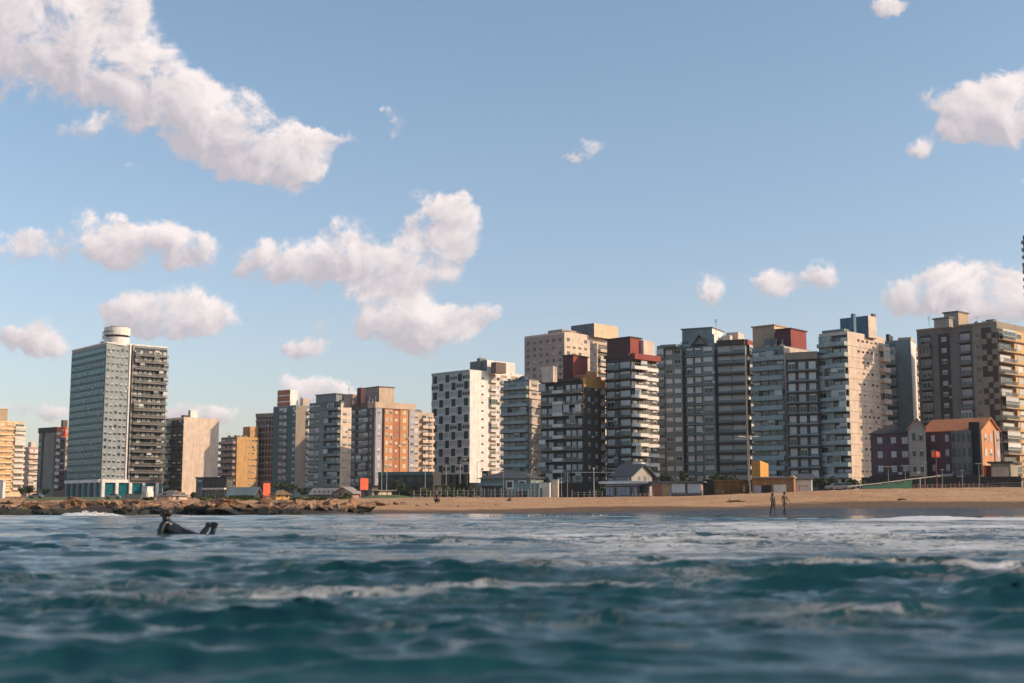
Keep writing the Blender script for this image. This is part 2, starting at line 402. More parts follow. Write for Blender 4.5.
# ------------------------------------------------------------------ building generator
_cache = {}
def window_mesh(w, h, blind, fm, gm, bm_, mull=1, sill=0.0):
    key = ('win', round(w, 2), round(h, 2), blind, fm.name, gm.name, bm_.name, mull, sill)
    if key in _cache: return _cache[key]
    mb = MB(); t = 0.07
    mb.face([(-w/2, -.02, 0), (w/2, -.02, 0), (w/2, -.02, h), (-w/2, -.02, h)], gm)
    mb.box(-w/2, -w/2 + t, -.09, 0, 0, h, fm); mb.box(w/2 - t, w/2, -.09, 0, 0, h, fm)
    mb.box(-w/2 + t, w/2 - t, -.085, 0, 0, t, fm); mb.box(-w/2 + t, w/2 - t, -.085, 0, h - t, h, fm)
    for i in range(mull):
        x = -w/2 + w * (i + 1) / (mull + 1); mb.box(x - .035, x + .035, -.08, 0, t, h - t, fm)
    if blind > 0:
        mb.box(-w/2 + t, w/2 - t, -.065, -.03, h - t - (h - 2*t) * blind, h - t, bm_)
    if sill: mb.box(-w/2 - .08, w/2 + .08, -sill, 0, -.1, -0.003, fm)
    _cache[key] = mb.mesh('window'); return _cache[key]
def balcony_mesh(w, d, ph, pm, sm, style='solid', side=True, t=0.2):
    key = ('bal', round(w, 2), d, ph, pm.name, sm.name, style, side, t)
    if key in _cache: return _cache[key]
    mb = MB(); x0, x1 = -w/2, w/2
    mb.box(x0, x1, -d, 0.0, -t, 0, sm)
    if style == 'solid':
        mb.box(x0, x1, -d + .002, -d + .13, 0.003, ph, pm)
        if side: mb.box(x0, x0 + .1, -d + .132, 0, 0.003, ph, pm); mb.box(x1 - .1, x1, -d + .132, 0, 0.003, ph, pm)
    else:
        mb.box(x0, x1, -d + .02, -d + .09, ph - .07, ph, pm); mb.box(x0, x1, -d + .03, -d + .08, 0.08, 0.14, pm)
        n = max(4, int(w / (0.16 if style == 'bars' else 0.9)))
        for i in range(n + 1):
            x = x0 + .03 + (w - .06) * i / n; mb.box(x - .022, x + .022, -d + .035, -d + .075, 0.003, ph - .073, pm)
        if style == 'glass': mb.face([(x0, -d + .05, .14), (x1, -d + .05, .14), (x1, -d + .05, ph - .07), (x0, -d + .05, ph - .07)], M_TGLASS)
        for x in (x0 + .03, x1 - .03): mb.box(x - .03, x + .03, -d + .1, 0, ph - .07, ph, pm)
    _cache[key] = mb.mesh('balcony'); return _cache[key]
def box_mesh(x, y, z, m, key=None):
    k = ('box', round(x, 2), round(y, 2), round(z, 2), m.name)
    if k in _cache: return _cache[k]
    mb = MB(); mb.box(-x/2, x/2, -y, 0, 0, z, m); _cache[k] = mb.mesh('panel'); return _cache[k]

class Building:
    def __init__(s, name, label, cat, pxL, pxC, pxR, pyT, Y, a, wall, group=None, pyref=None, base=None, parapet=0.9, roofmat=None, partname='wall', depth=None):
        a = R(a); s.a = a; s.Y = Y
        pr = pyref if pyref else (pyT + 60)
        s.pyT = pyT
        uL, uC, uR = U(pxL, pr), U(pxC, pr), U(pxR, pr)
        cx, cy = uC * Y, Y
        s.wl = (cx - uL * cy) / (math.cos(a) + uL * math.sin(a))
        s.wr = (uR * cy - cx) / max(0.02, math.sin(a) - uR * math.cos(a))
        if depth: s.wr = depth
        s.corner = (cx, cy); s.name = name
        gz = min(ground_z(cx, cy), ground_z(cx - s.wl * math.cos(a), cy + s.wl * math.sin(a)), ground_z(cx + s.wr * math.sin(a), cy + s.wr * math.cos(a)))
        s.z0 = (gz - 0.2) if base is None else base
        s.H = P(pxC, pyT, Y).z - s.z0
        s.root = empty(name, (cx, cy, s.z0), -a); tag(s.root, label, cat, group)
        s.wallmat = wall
        mb = MB()
        mb.box(-s.wl, 0, 0, s.wr, -2.0, s.H - parapet, wall)
        if roofmat is None: roofmat = M('midgrey')
        if parapet > 0:
            t = 0.25; z0, z1 = s.H - parapet, s.H
            mb.box(-s.wl, 0, 0, t, z0, z1, wall, 'b'); mb.box(-t, 0, t, s.wr, z0, z1, wall, 'b')
            mb.box(-s.wl, -s.wl + t, t, s.wr, z0, z1, wall, 'b'); mb.box(-s.wl + t, -t, s.wr - t, s.wr, z0, z1, wall, 'b')
        mb.build(partname, s.root)
        s.parapet = parapet
        if parapet > 0:
            r = MB(); r.box(-s.wl + .3, -.3, .3, s.wr - .3, s.H - parapet + .004, s.H - parapet + .1, roofmat); r.build('roof', s.root)
        s.wins = []
        DBG.append((name, round(s.wl, 1), round(s.wr, 1), round(s.H, 1), s))
    # s along face (0 at its left end), o outward, z
    def put(s, face, name, me, sx, o, z):
        if face == 'L': return link(name, me, s.root, (-s.wl + sx, -o, z), 0)
        return link(name, me, s.root, (o, sx, z), math.pi / 2)
    def width(s, face): return s.wl if face == 'L' else s.wr
    def floors(s, gf, fh, top=0.0):
        n = max(1, int(round((s.H - s.parapet * 0.5 - top - gf) / fh)))
        return n, (s.H - s.parapet * 0.5 - top - gf) / n
    def panel(s, face, f0, f1, z0, z1, m, out=0.06, name='wall_panel'):
        w = s.width(face) * (f1 - f0); c = s.width(face) * (f0 + f1) / 2
        return s.put(face, name, box_mesh(w, out, z1 - z0, m), c, 0, z0)
    def add_win(s, face, me, sx, o, z, area): s.wins.append((area * (1.0 if face == 'L' else 0.8), face, me, sx, o, z))
    def zone(s, face, f0, f1, kind, gf=4.0, fh=2.85, top=0.0, n=3, ww=0.6, wh=1.5, sill=0.9, out=0.0, m=None, blinds=(1, .5, 0, .8), fm=None, gm=None, bm_=None,
             d=1.2, ph=1.0, pm=None, sm=None, style='solid', side=True, split=False, skipf=(), mull=1, seed=0, sill_d=0.0, slab=0.2, frac=None, pw=1.0):
        rnd = random.Random(sum(map(ord, s.name)) * 31 + int(f0 * 1000) + seed)
        fm = fm or M_FRAME; gm = gm or M_GLASS; bm_ = bm_ or M_BLIND
        W_ = s.width(face); s0, s1 = f0 * W_, f1 * W_; wz = s1 - s0
        nf, fh = s.floors(gf, fh, top)
        if m is not None:
            th = max(out, 0.06); s.put(face, 'wall_panel', box_mesh(wz, th, nf * fh, m), (s0 + s1) / 2, 0, gf)
            out = th
        for k in range(nf):
            if k in skipf: continue
            z = gf + k * fh
            if kind == 'band':
                w = wz * ww; me = window_mesh(w, wh, rnd.choice(blinds), fm, gm, bm_, n)
                s.add_win(face, me, (s0 + s1) / 2, out, z + sill, w * wh)
            elif kind in ('win', 'balc'):
                bw = wz / n
                for i in range(n):
                    w = bw * ww; me = window_mesh(w, wh, rnd.choice(blinds), fm, gm, bm_, mull, sill_d)
                    s.add_win(face, me, s0 + bw * (i + .5), out, z + sill, w * wh)
                if kind == 'balc':
                    pmx, smx = pm or s.wallmat, sm or s.wallmat
                    for i in range(n):      # some balconies were glazed in by their owners
                        if d >= .85 and ph >= .5 and rnd.random() < .16:
                            s.add_win(face, window_mesh(bw * .96, fh - ph - slab - .06, rnd.choice((0, .3, .6, 1)), rnd.choice((fm, M_FRAME)), gm, bm_, 2), s0 + bw * (i + .5), out + d - .14, z + ph + .01, bw * 1.5)
                    if split:
                        for i in range(n): s.put(face, 'balcony', balcony_mesh(bw * pw, d, ph, pmx, smx, style, side, slab), s0 + bw * (i + .5), out, z)
                    else: s.put(face, 'balcony', balcony_mesh(wz * pw, d, ph, pmx, smx, style, side, slab), (s0 + s1) / 2, out, z)
                elif rnd.random() < .10 * n and wz / n > 1.5:
                    s.put(face, 'air_conditioner', box_mesh(.8, .35, .55, rnd.choice((M('offwhite'), M('concrete')))), s0 + bw * (rnd.randrange(n) + .93), out, z + .25)
            elif kind == 'check':
                bw = wz / n
                for i in range(n):
                    if (i + k) % 2: 
                        me = window_mesh(bw * 0.62, fh * .94, 1, M_DFRAME, M_DGLASS, mat('dark_recess', (.013, .030, .040), .9, .3, streak=False), 0)  # flat cell, the shade of a recess put into its dark colour
                        s.add_win(face, me, s0 + bw * (i + .5), out, z + .02, bw * fh)
                    else:
                        me = window_mesh(bw * 1.2, fh * 0.62, rnd.choice((.3, 1, 1, 1)), M('white'), M_GLASS, M('paleblue'), 2)
                        s.add_win(face, me, s0 + bw * (i + .5), out, z + fh * .25, bw * fh * .6)
            elif kind == 'slab':
                s.put(face, 'ledge', box_mesh(wz, d, slab, sm or s.wallmat), (s0 + s1) / 2, out, z - slab)
        return nf, fh
    def finish(s):
        s.wins.sort(key=lambda w: -w[0])
        for i, (ar, face, me, sx, o, z) in enumerate(s.wins[:100]): s.put(face, 'window', me, sx, o, z)
        rest = s.wins[100:]
        if rest:
            mb = MB()
            for ar, face, me, sx, o, z in rest:
                base = len(mb.v)
                for v in me.vertices:
                    x, y, zz = v.co
                    mb.v.append((-s.wl + sx + x, -o + y, z + zz) if face == 'L' else (o - y, sx + x, z + zz))
                for p in me.polygons:
                    mb.f.append([base + q for q in p.vertices]); mb.m.append(mb.mi(me.materials[p.material_index]))
            o = mb.build('window', s.root); o['kind'] = 'stuff'
        return s
    def shopfront(s, face, h=3.2, m=None, f0=0.03, f1=0.97):
        W_ = s.width(face); s.put(face, 'shopfront', window_mesh(W_ * (f1 - f0), h, 0, M_DFRAME, m or M_DGLASS, M_BLIND, max(2, int(W_ / 2.5))), W_ * (f0 + f1) / 2, 0.01, 0.2)
    def roofbox(s, pxL, pxC, pxR, pyT, dY, m, name='penthouse', mR=None, z0=None, cap=None):
        Y = s.Y + dY; a = s.a; pr = pyT + 5
        uL, uC, uR = U(pxL, pr), U(pxC, pr), U(pxR, pr)
        cx = uC * Y
        wl = (cx - uL * Y) / (math.cos(a) + uL * math.sin(a)); wr = (uR * Y - cx) / max(0.05, math.sin(a) - uR * math.cos(a))
        dx, dy = cx - s.corner[0], Y - s.corner[1]
        lx, ly = dx * math.cos(a) - dy * math.sin(a), dx * math.sin(a) + dy * math.cos(a)
        zt = P(pxC, pyT, Y).z - s.z0; zb = (s.H - s.parapet) if z0 is None else z0
        mb = MB(); mb.box(lx - wl, lx, ly, ly + wr, zb - .05, zt, m)
        if mR: mb.box(lx, lx + .08, ly + .02, ly + wr - .02, zb + .05, zt - .01, mR)
        if cap: mb.box(lx - wl - .35, lx + .35, ly - .35, ly + wr + .35, zt + .003, zt + .35, cap)
        o = mb.build(name, s.root)
        return dict(x=lx, y=ly, wl=wl, wr=wr, zb=zb, zt=zt)
    def mast(s, px, pyT, dY, r=0.08, name='antenna'):
        Y = s.Y + dY; x = U(px, pyT + 5) * Y; a = s.a
        dx, dy = x - s.corner[0], Y - s.corner[1]
        lx, ly = dx * math.cos(a) - dy * math.sin(a), dx * math.sin(a) + dy * math.cos(a)
        zt = P(px, pyT, Y).z - s.z0; mb = MB(); mb.tube([(lx, ly, s.H - s.parapet), (lx, ly, zt)], r, M_METAL)
        for q in range(3): mb.tube([(lx - .6 + .1*q, ly, zt - .3 - .4*q), (lx + .6 - .1*q, ly, zt - .3 - .4*q)], r * .6, M_METAL, 4)
        mb.build(name, s.root)
    def clutter(s, n=4, seed=1):
        r = random.Random(seed + int(s.Y)); zb = s.H - s.parapet + .1
        for i in range(n + 3):
            w = r.uniform(.6, 2.2); d = r.uniform(.8, 2); h = r.uniform(.9, 2.0)
            lx = r.uniform(-s.wl + 2, -2) if s.wl > 5 else -s.wl/2; ly = r.uniform(.8, max(1, min(5, s.wr - 2)))
            if r.random() < .45:
                mb = MB(); mb.cyl(lx, ly, zb, zb + h, .6, .6, r.choice([M('concrete'), M('darkgrey'), M('bluepaint')]), 12); mb.cyl(lx, ly, zb + h, zb + h + .25, .62, .15, M('darkgrey'), 12); mb.build('water_tank', s.root)
            else:
                mb = MB(); mb.box(lx - w/2, lx + w/2, ly, ly + d, zb, zb + h, r.choice([M('concrete'), M('greybeige'), M('midgrey')])); mb.box(lx - w/2 - .1, lx + w/2 + .1, ly - .1, ly + d + .1, zb + h + .003, zb + h + .12, M('midgrey')); mb.build('roof_unit', s.root)
        for i in range(5):
            lx = r.uniform(-s.wl + 1, -1); ly = r.uniform(.8, max(1, min(4, s.wr - 1))); h = r.uniform(1.5, 3.5)
            mb = MB(); mb.tube([(lx, ly, zb), (lx, ly, zb + h)], .05, M_METAL, 4); mb.tube([(lx - .5, ly, zb + h - .2), (lx + .5, ly, zb + h - .2)], .03, M_METAL, 4); mb.build('antenna', s.root)
DBG = []
APT = 'seafront tower blocks'
# ================================================================== towers, left to right
B = Building
TN = 'apartment_tower'; TC = 'apartment building'
# 1 yellow tower cut by the left frame edge
b = B(TN, 'yellow balconied tower cut off by the left edge of the photo', TC, -40, -14, 22.5, 420, 650, 42, M('cream'))
b.zone('R', 0.02, 0.68, 'win', n=3, ww=.62, wh=1.4, m=M('yellow'), out=.5, blinds=(1, 1, .7, .5), bm_=M_BLINDY, fh=2.85, top=.3)
b.zone('R', 0.02, 0.68, 'slab', d=.9, slab=.9, sm=M('cream'), out=.5, fh=2.85, top=.3)
b.zone('R', 0.70, 1.0, 'balc', n=1, ww=.8, wh=2.2, sill=.05, d=1.5, pm=M('offwhite'), pw=1.0, fh=2.85, top=.3)
b.zone('L', 0, 1, 'balc', n=4, ww=.7, wh=2.0, sill=.1, pm=M('cream'), fh=2.85, top=.3)
b.roofbox(-8, -1, 7.5, 409, 6, M('tan'), cap=M('beige')); b.clutter(4); b.finish()
# 2 small pale block behind
b = B(TN, 'small pale pink block between the yellow tower and the grey brown tower', TC, 20, 26, 36.5, 447, 720, 45, M('pink'))
b.zone('R', 0, 1, 'balc', n=2, ww=.7, wh=2.0, sill=.1, d=1.4, pm=M('pinkwhite'), blinds=(1, .6, .2))
b.zone('L', 0, 1, 'win', n=2, ww=.5, wh=1.4)
b.roofbox(28, 31, 35.5, 442, 5, M('pinkwhite')); b.finish()
# 3 grey brown tower with orange top
b = B(TN, 'grey brown tower with a blank panel and an orange lit top', TC, 36.5, 54, 66.5, 427, 552, 38, M('greybeige'))
b.zone('L', 0.02, 0.18, 'win', n=1, ww=.85, wh=2.2, sill=.3, blinds=(0, .2, .5), fm=M_DFRAME, fh=2.75)
b.panel('L', 0.20, 0.36, 3.5, b.H - 2, M('charcoal'), .05)
b.panel('L', 0.36, 0.95, 3.5, b.H - 3.5, M('greybeige'), .35)
b.panel('L', 0.0, 1.0, b.H - 2.2, b.H + .02, M('darkbrown'), .5, 'roof_band')
b.panel('R', 0.0, 0.72, 3.0, b.H - 4.5, M('maroon'), .10); b.panel('R', 0.0, 1.0, b.H - 4.5, b.H + .02, M('redorange'), .14)  # neighbour's cast shadow put into colour: maroon below, sunlit top redorange
b.zone('R', 0.0, 0.17, 'balc', n=1, ww=.6, wh=1.9, sill=.1, d=1.5, ph=1.1, pm=M('white'), sm=M('white'), out=.1, fh=2.75)
b.zone('R', 0.3, 0.72, 'win', n=1, ww=.6, wh=1.5, m=None, out=.1, blinds=(0, .5), fh=2.75)
b.zone('R', 0.74, 1.0, 'win', n=1, ww=.7, wh=1.6, m=M('midgrey'), out=.12, blinds=(0, .4, 1), fh=2.75)
b.roofbox(61, 63, 67.5, 420, 8, M('brown')); b.finish()
# 4 the glass tower
b = B('glass_tower', 'tall teal glass tower with a white drum on its roof', 'office tower', 72.5, 106.5, 167.5, 342, 505, 50, M('silver'), pyref=345)
GT = b; gf = 7.2
nf, fh = b.zone('L', 0.0, 1.0, 'band', gf=gf, fh=2.72, n=17, ww=.985, wh=1.75, sill=.75, m=M('teal'), out=.12, fm=M_DFRAME, gm=M_TGLASS, top=1.2, blinds=(0,), bm_=M('paleblue'))
b.zone('L', 0.01, 0.99, 'win', gf=gf, fh=2.72, n=10, ww=.62, wh=.62, sill=1.25, out=.16, fm=M('teal'), gm=M_TGLASS, top=1.2, blinds=(0, 0, 0, .5, 1), bm_=M('icepanel'), mull=0, skipf=(nf - 1, nf - 2), seed=3)
b.zone('R', 0.0, 0.37, 'win', gf=gf, fh=2.72, n=5, ww=.62, wh=1.3, sill=.9, m=M('silver'), out=.15, fm=M('silver'), gm=M_GLASS, top=1.2, blinds=(0, .3, .3, .3, .6), bm_=M('icepanel'), mull=0)
b.panel('R', 0.372, 0.395, gf, b.H - .2, M('white'), .5, 'fin'); b.panel('R', 0.395, 0.42, gf, b.H - .3, M('charcoal'), .05); b.panel('R', 0.42, 0.445, gf, b.H - .2, M('concrete'), .55, 'fin')
b.panel('R', 0.446, 1.0, gf, b.H - 1.2, M('charcoal'), .05)
b.zone('R', 0.447, 1.0, 'balc', gf=gf, fh=2.72, n=7, ww=.75, wh=1.9, sill=.3, out=.05, d=1.9, ph=1.0, pm=M_RAIL, sm=M('midgrey'), style='bars', top=1.2, blinds=(0, 0, .5, .8), fm=M_DFRAME, slab=.28)
b.panel('L', 0, 1, gf - 1.3, gf - .05, M('white'), .9, 'canopy'); b.panel('R', 0, .445, gf - 1.3, gf - .05, M('white'), .95, 'canopy'); b.panel('R', .446, 1, gf - 1.3, gf - .05, M('concrete'), .6, 'canopy')
b.panel('L', 0, 1, b.H - .5, b.H + .05, M('white'), .3, 'cornice'); b.panel('R', 0, 1, b.H - .5, b.H + .06, M('white'), .32, 'cornice')
b.panel('L', 0.01, .99, .3, gf - 1.4, M_TGLASS, .03, 'shopfront'); b.panel('R', 0.01, .99, .3, gf - 1.4, M_TGLASS, .03, 'shopfront')
for i in range(6): b.put('L', 'column', box_mesh(1.0, .9, gf - 1.35, M('concrete')), b.wl * (i + .35) / 6, .05, 0)
for i in range(5): b.put('R', 'column', box_mesh(1.2, .9, gf - 1.35, M('white')), b.wr * (i + .12) / 4.6, .05, 0)
mb = MB(); zt = b.H - .9; cx_, cy_ = -4.2, 6.0
k = 520 / F
mb.cyl(cx_, cy_, zt, zt + 3.4, 4.9, 4.9, M('white'), 32); mb.cyl(cx_, cy_, zt + 3.402, zt + 4.3, 4.2, 4.2, M('charcoal'), 32)
mb.cyl(cx_, cy_, zt + 4.302, zt + 7.4, 5.1, 5.1, M('white'), 32); mb.cyl(cx_, cy_, zt + 7.402, zt + 7.9, 3.3, 3.3, M('midgrey'), 24)
d_ = mb.build('roof_drum', b.root)
mb = MB()
for z in (zt + 3.5, zt + 5.6):
    mb.tube([(cx_ + 5.6*math.cos(t*.2), cy_ + 5.6*math.sin(t*.2), z) for t in range(14, 29)], .12, M('darkgrey'), 4)
for t in range(14, 29, 2): mb.tube([(cx_ + 5.6*math.cos(t*.2), cy_ + 5.6*math.sin(t*.2), zt + 2.4), (cx_ + 5.6*math.cos(t*.2), cy_ + 5.6*math.sin(t*.2), zt + 5.6)], .08, M('darkgrey'), 4)
mb.build('gantry', d_); b.clutter(2); b.finish()
# 5 blank beige wall tower
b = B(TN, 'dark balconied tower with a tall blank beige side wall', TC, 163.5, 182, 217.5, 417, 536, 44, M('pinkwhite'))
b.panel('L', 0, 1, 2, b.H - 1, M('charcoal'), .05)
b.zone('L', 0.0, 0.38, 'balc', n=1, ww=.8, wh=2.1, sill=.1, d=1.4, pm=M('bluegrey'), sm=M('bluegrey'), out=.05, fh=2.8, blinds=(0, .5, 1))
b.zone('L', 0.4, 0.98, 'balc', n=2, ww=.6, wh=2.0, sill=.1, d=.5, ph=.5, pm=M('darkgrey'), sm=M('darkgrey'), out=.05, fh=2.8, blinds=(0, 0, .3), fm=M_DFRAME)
b.roofbox(188, 190.5, 197.5, 410, 4, M('white')); b.roofbox(165, 168, 172, 419, 2, M('midgrey')); b.roofbox(181, 184, 189, 415, 1, M('brown')); b.finish()
# 6 yellow lit block
b = B(TN, 'low yellow lit block with rounded pinkish balconies on its left', TC, 219.5, 235.5, 257.5, 436.5, 560, 44, M('yellow'))
b.zone('L', 0.02, 0.96, 'balc', n=3, ww=.75, wh=2.1, sill=.1, d=1.7, ph=1.15, pm=M('pink'), sm=M('brown'), fh=2.8, m=M('brown'), out=.05, blinds=(0, .5, 1))
b.zone('R', 0.52, 0.62, 'win', n=1, ww=.6, wh=.6, sill=1.3, fh=2.8, mull=0, blinds=(0,)); b.zone('R', 0.66, 0.96, 'win', n=2, ww=.75, wh=.8, sill=1.2, fh=2.8, blinds=(0, .3, 1), bm_=M_BLINDY)
b.roofbox(243, 250, 258, 426.5, 6, M('orange'), mR=M('yellow')); b.clutter(2); b.finish()
# 7 dark gridded block
b = B(TN, 'dark brown block gridded with small arched looking windows', TC, 255.5, 274.5, 278.5, 413, 566, 30, M('pink'), pyref=450)
b.panel('L', 0.0, 1, 3, b.H - .4, M('pink'), .08)
b.zone('L', 0.02, 0.98, 'win', n=6, ww=.72, wh=1.75, sill=.5, out=.08, fh=2.8, blinds=(0, 0, .3, .5), fm=M('darkbrown'), gm=M_DGLASS, bm_=M('brown'))
b.zone('L', 0, 1, 'slab', d=.45, slab=.5, sm=M('midgrey'), fh=2.8, out=.08); b.panel('L', 0, 1, b.H - 1.6, b.H + .03, M('greybeige'), .5, 'cornice')
b.zone('R', 0.1, 0.9, 'win', n=2, fh=2.8); b.finish()
# 8 teal block with red and white roof tower
b = B(TN, 'teal grey block topped by a red and white striped roof tower', TC, 273, 295.5, 309, 405, 535, 40, M('tealgrey'), pyref=430)
b.panel('L', 0, 1, 2, b.H - .6, M('teal'), .05)
b.zone('L', 0.26, 0.62, 'win', n=2, ww=.8, wh=1.9, sill=.5, out=.05, fh=2.85, blinds=(.6, .8, 1, .4))
b.zone('L', 0.24, 0.64, 'slab', d=.8, slab=.5, sm=M('teal'), fh=2.85, out=.05)
b.zone('L', 0.86, 1.0, 'win', n=1, ww=.7, wh=1.6, out=.05, fh=2.85, blinds=(.5, 1))
b.panel('R', 0, .78, 2, b.H - .3, M('greybeige'), .06); b.zone('R', 0.80, 1.0, 'balc', n=1, ww=.8, wh=2, sill=.1, d=1.3, pm=M('white'), fh=2.85)
rb = b.roofbox(277.5, 290, 298, 389.5, 3, M('brick'), 'roof_tower', mR=M('white'))
for zz in (.32, .66): 
    mb = MB(); z_ = rb['zb'] + (rb['zt'] - rb['zb']) * zz; mb.box(rb['x'] - rb['wl'], rb['x'] - .01, rb['y'] - .06, rb['y'], z_, z_ + .5, M('white')); mb.build('stripe', b.root)
b.roofbox(300, 303, 308, 398, 5, M('beige')); b.mast(301, 396, 2); b.finish()
# 9 grey block with paired balconies
b = B(TN, 'grey block with two stacks of glazed balconies and a pink lit corner', TC, 309, 340.5, 353, 401, 492, 40, M('midgrey'), pyref=430)
b.zone('L', 0.0, 0.36, 'balc', n=2, ww=.86, wh=1.9, sill=.5, d=.7, ph=.5, pm=M('bluegrey'), sm=M('bluegrey'), fh=2.85, blinds=(.3, .6, 1, 1))
b.panel('L', 0.38, 0.54, 2, b.H - 2, M('bluegrey'), .9)
b.zone('L', 0.55, 1.0, 'balc', n=3, ww=.8, wh=2.1, sill=.1, d=1.6, ph=1.0, pm=M('bluegrey'), sm=M('charcoal'), fh=2.85, blinds=(0, .5, 1, 1))
b.panel('R', 0, 1, 2, b.H - .8, M('pinkwhite'), .05)
b.zone('R', 0.1, 0.95, 'win', n=2, ww=.7, wh=1.5, out=.05, fh=2.85, blinds=(1, .5, .7))
b.roofbox(316, 336, 342, 394, 3, M('bluegrey'), cap=M('midgrey')); b.roofbox(341, 346, 352, 394, 8, M('pink')); b.clutter(3); b.mast(349, 387, 4); b.finish()
# 10 orange brick tower
b = B(TN, 'brown tower with a bright orange brick face between lavender strips', TC, 351.5, 373, 414, 402, 452, 50, M('brown'), pyref=420)
b.zone('L', 0.0, 0.2, 'win', n=1, ww=.6, wh=1.5, fh=2.62, top=1.6, blinds=(0, .5)); b.panel('L', 0.24, 0.30, 2, b.H - 2.5, M('charcoal'), .3)
b.zone('L', 0.32, 0.78, 'balc', n=2, ww=.9, wh=1.7, sill=.6, d=.9, ph=.6, pm=M('midgrey'), sm=M('midgrey'), fh=2.62, top=1.6, blinds=(.3, .6, 1))
b.zone('L', 0.80, 1.0, 'win', n=1, ww=.4, wh=1.3, fh=2.62, top=1.6, blinds=(0, .5))
kw = dict(fh=2.62, top=1.6)
b.zone('R', 0.02, 0.17, 'win', n=1, ww=.5, wh=1.6, sill=.7, m=M('lavender'), out=1.2, blinds=(1, 1, .7), **kw)
b.panel('R', 0.17, 0.235, 2, b.H - 2.2, M('charcoal'), .05)
b.zone('R', 0.24, 0.44, 'win', n=2, ww=.6, wh=1.5, sill=.7, m=M('orange'), out=1.0, blinds=(1, 1, .6, .3), bm_=M_BLINDY, **kw)
b.zone('R', 0.44, 0.62, 'win', n=1, ww=.3, wh=.9, sill=1.0, m=M('brick'), out=.8, blinds=(1, 0), bm_=M_BLINDY, **kw)
b.zone('R', 0.62, 0.82, 'win', n=1, ww=.42, wh=1.5, sill=.7, m=M('orange'), out=1.0, blinds=(1, 1, .6), bm_=M_BLINDY, **kw)
b.zone('R', 0.83, 0.97, 'win', n=1, ww=.6, wh=1.6, sill=.7, m=M('lavender'), out=1.3, blinds=(1, .6, .3), **kw)
b.panel('R', 0, 1, b.H - 2.1, b.H + .03, M('beige'), 1.4, 'roof_band'); b.panel('L', 0.8, 1.0, b.H - 2.1, b.H + .02, M('beige'), .5, 'roof_band')
b.roofbox(363, 379, 394, 387, 8, M('pink'), mR=M('beige'), cap=M('midgrey')); b.roofbox(357, 361, 365, 387.5, 6, M('maroon')); b.roofbox(344, 350, 362, 394, 9, M('pink')); b.clutter(4, 5); b.finish()
# 11 beige block behind
b = B(TN, 'beige block with deep balconies half hidden behind the checkered white tower', TC, 405, 412, 433.5, 412, 482, 50, M('beige'), pyref=430)
b.zone('R', 0.02, 0.35, 'win', n=1, ww=.55, wh=1.6, fh=2.85, blinds=(1, .6)); b.zone('R', 0.4, 0.98, 'balc', n=2, ww=.7, wh=2.1, sill=.1, d=1.4, split=True, pw=.85, pm=M('pinkwhite'), fh=2.85, blinds=(0, .3)); b.clutter(2, 3); b.finish()
# 12 white checkered tower
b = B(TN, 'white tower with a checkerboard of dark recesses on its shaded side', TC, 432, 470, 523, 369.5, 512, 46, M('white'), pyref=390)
zb = P(470, 472.5, 512).z - b.z0; fh = (b.H - 1.2 - zb) / 12
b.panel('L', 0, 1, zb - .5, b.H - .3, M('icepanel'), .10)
mbk = b.zone('L', 0.01, 0.99, 'check', gf=zb, fh=fh, n=6, out=.10, top=.6)
b.zone('L', 0, 1, 'slab', gf=zb, fh=fh, d=.3, slab=.16, sm=M('white'), out=.10, top=.6)
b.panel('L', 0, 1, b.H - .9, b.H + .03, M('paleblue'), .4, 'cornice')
b.zone('R', 0.20, 0.26, 'win', gf=zb, fh=fh, n=1, ww=.55, wh=.7, sill=1.1, mull=0, fm=M_DFRAME, blinds=(0,), top=.6)
for i in range(3):
    f0 = .36 + i * .21
    b.zone('R', f0, f0 + .12, 'balc', gf=zb, fh=fh, n=1, ww=.85, wh=2.1, sill=.1, d=1.1, ph=.9, pm=M('offwhite'), m=M('tan'), out=.05, top=.6, seed=i, blinds=(0, .5, .3))
    b.zone('R', f0 + .125, f0 + .20, 'win', gf=zb, fh=fh, n=1, ww=.75, wh=1.3, sill=.9, top=.6, seed=i, blinds=(1, .5, 0))
b.panel('L', 0, 1, .3, zb - .6, M_DGLASS, .08, 'shopfront'); b.panel('R', 0, 1, .3, zb - 4, M_DGLASS, .08, 'shopfront')
for i in range(7): b.put('L', 'column', box_mesh(.8, .6, zb - .6, M('darkgrey')), b.wl * (i + .3) / 6.6, .1, 0)
b.roofbox(470, 487, 515, 360, 7, M('midgrey'), mR=M('white')); b.roofbox(491, 496, 506, 362, 3, M('brown')); b.roofbox(477, 480, 486, 358, 9, M('midgrey')); b.mast(480, 356, 9); b.finish()
# 13 grey banded block
b = B(TN, 'blue grey banded block in front of the white checkered tower', TC, 503.5, 529, 542, 379, 398, 38, M('bluegrey'), pyref=400)
b.zone('L', 0.0, 0.99, 'balc', n=4, ww=.88, wh=1.5, sill=.95, d=1.3, ph=.95, pm=M('paleblue'), sm=M('charcoal'), fh=2.65, m=M('darkgrey'), out=.05, blinds=(.5, 1, 1, 1, .2), bm_=M('paleblue'))
b.panel('R', 0, 1, 2, b.H - .5, M('pinkwhite'), .05); b.zone('R', 0.1, 0.7, 'win', n=1, ww=.65, wh=1.6, out=.05, fh=2.65, blinds=(1, .6)); b.zone('R', 0, 1, 'slab', d=.5, slab=.3, sm=M('offwhite'), fh=2.65, out=.05)
b.clutter(3, 9); b.finish()
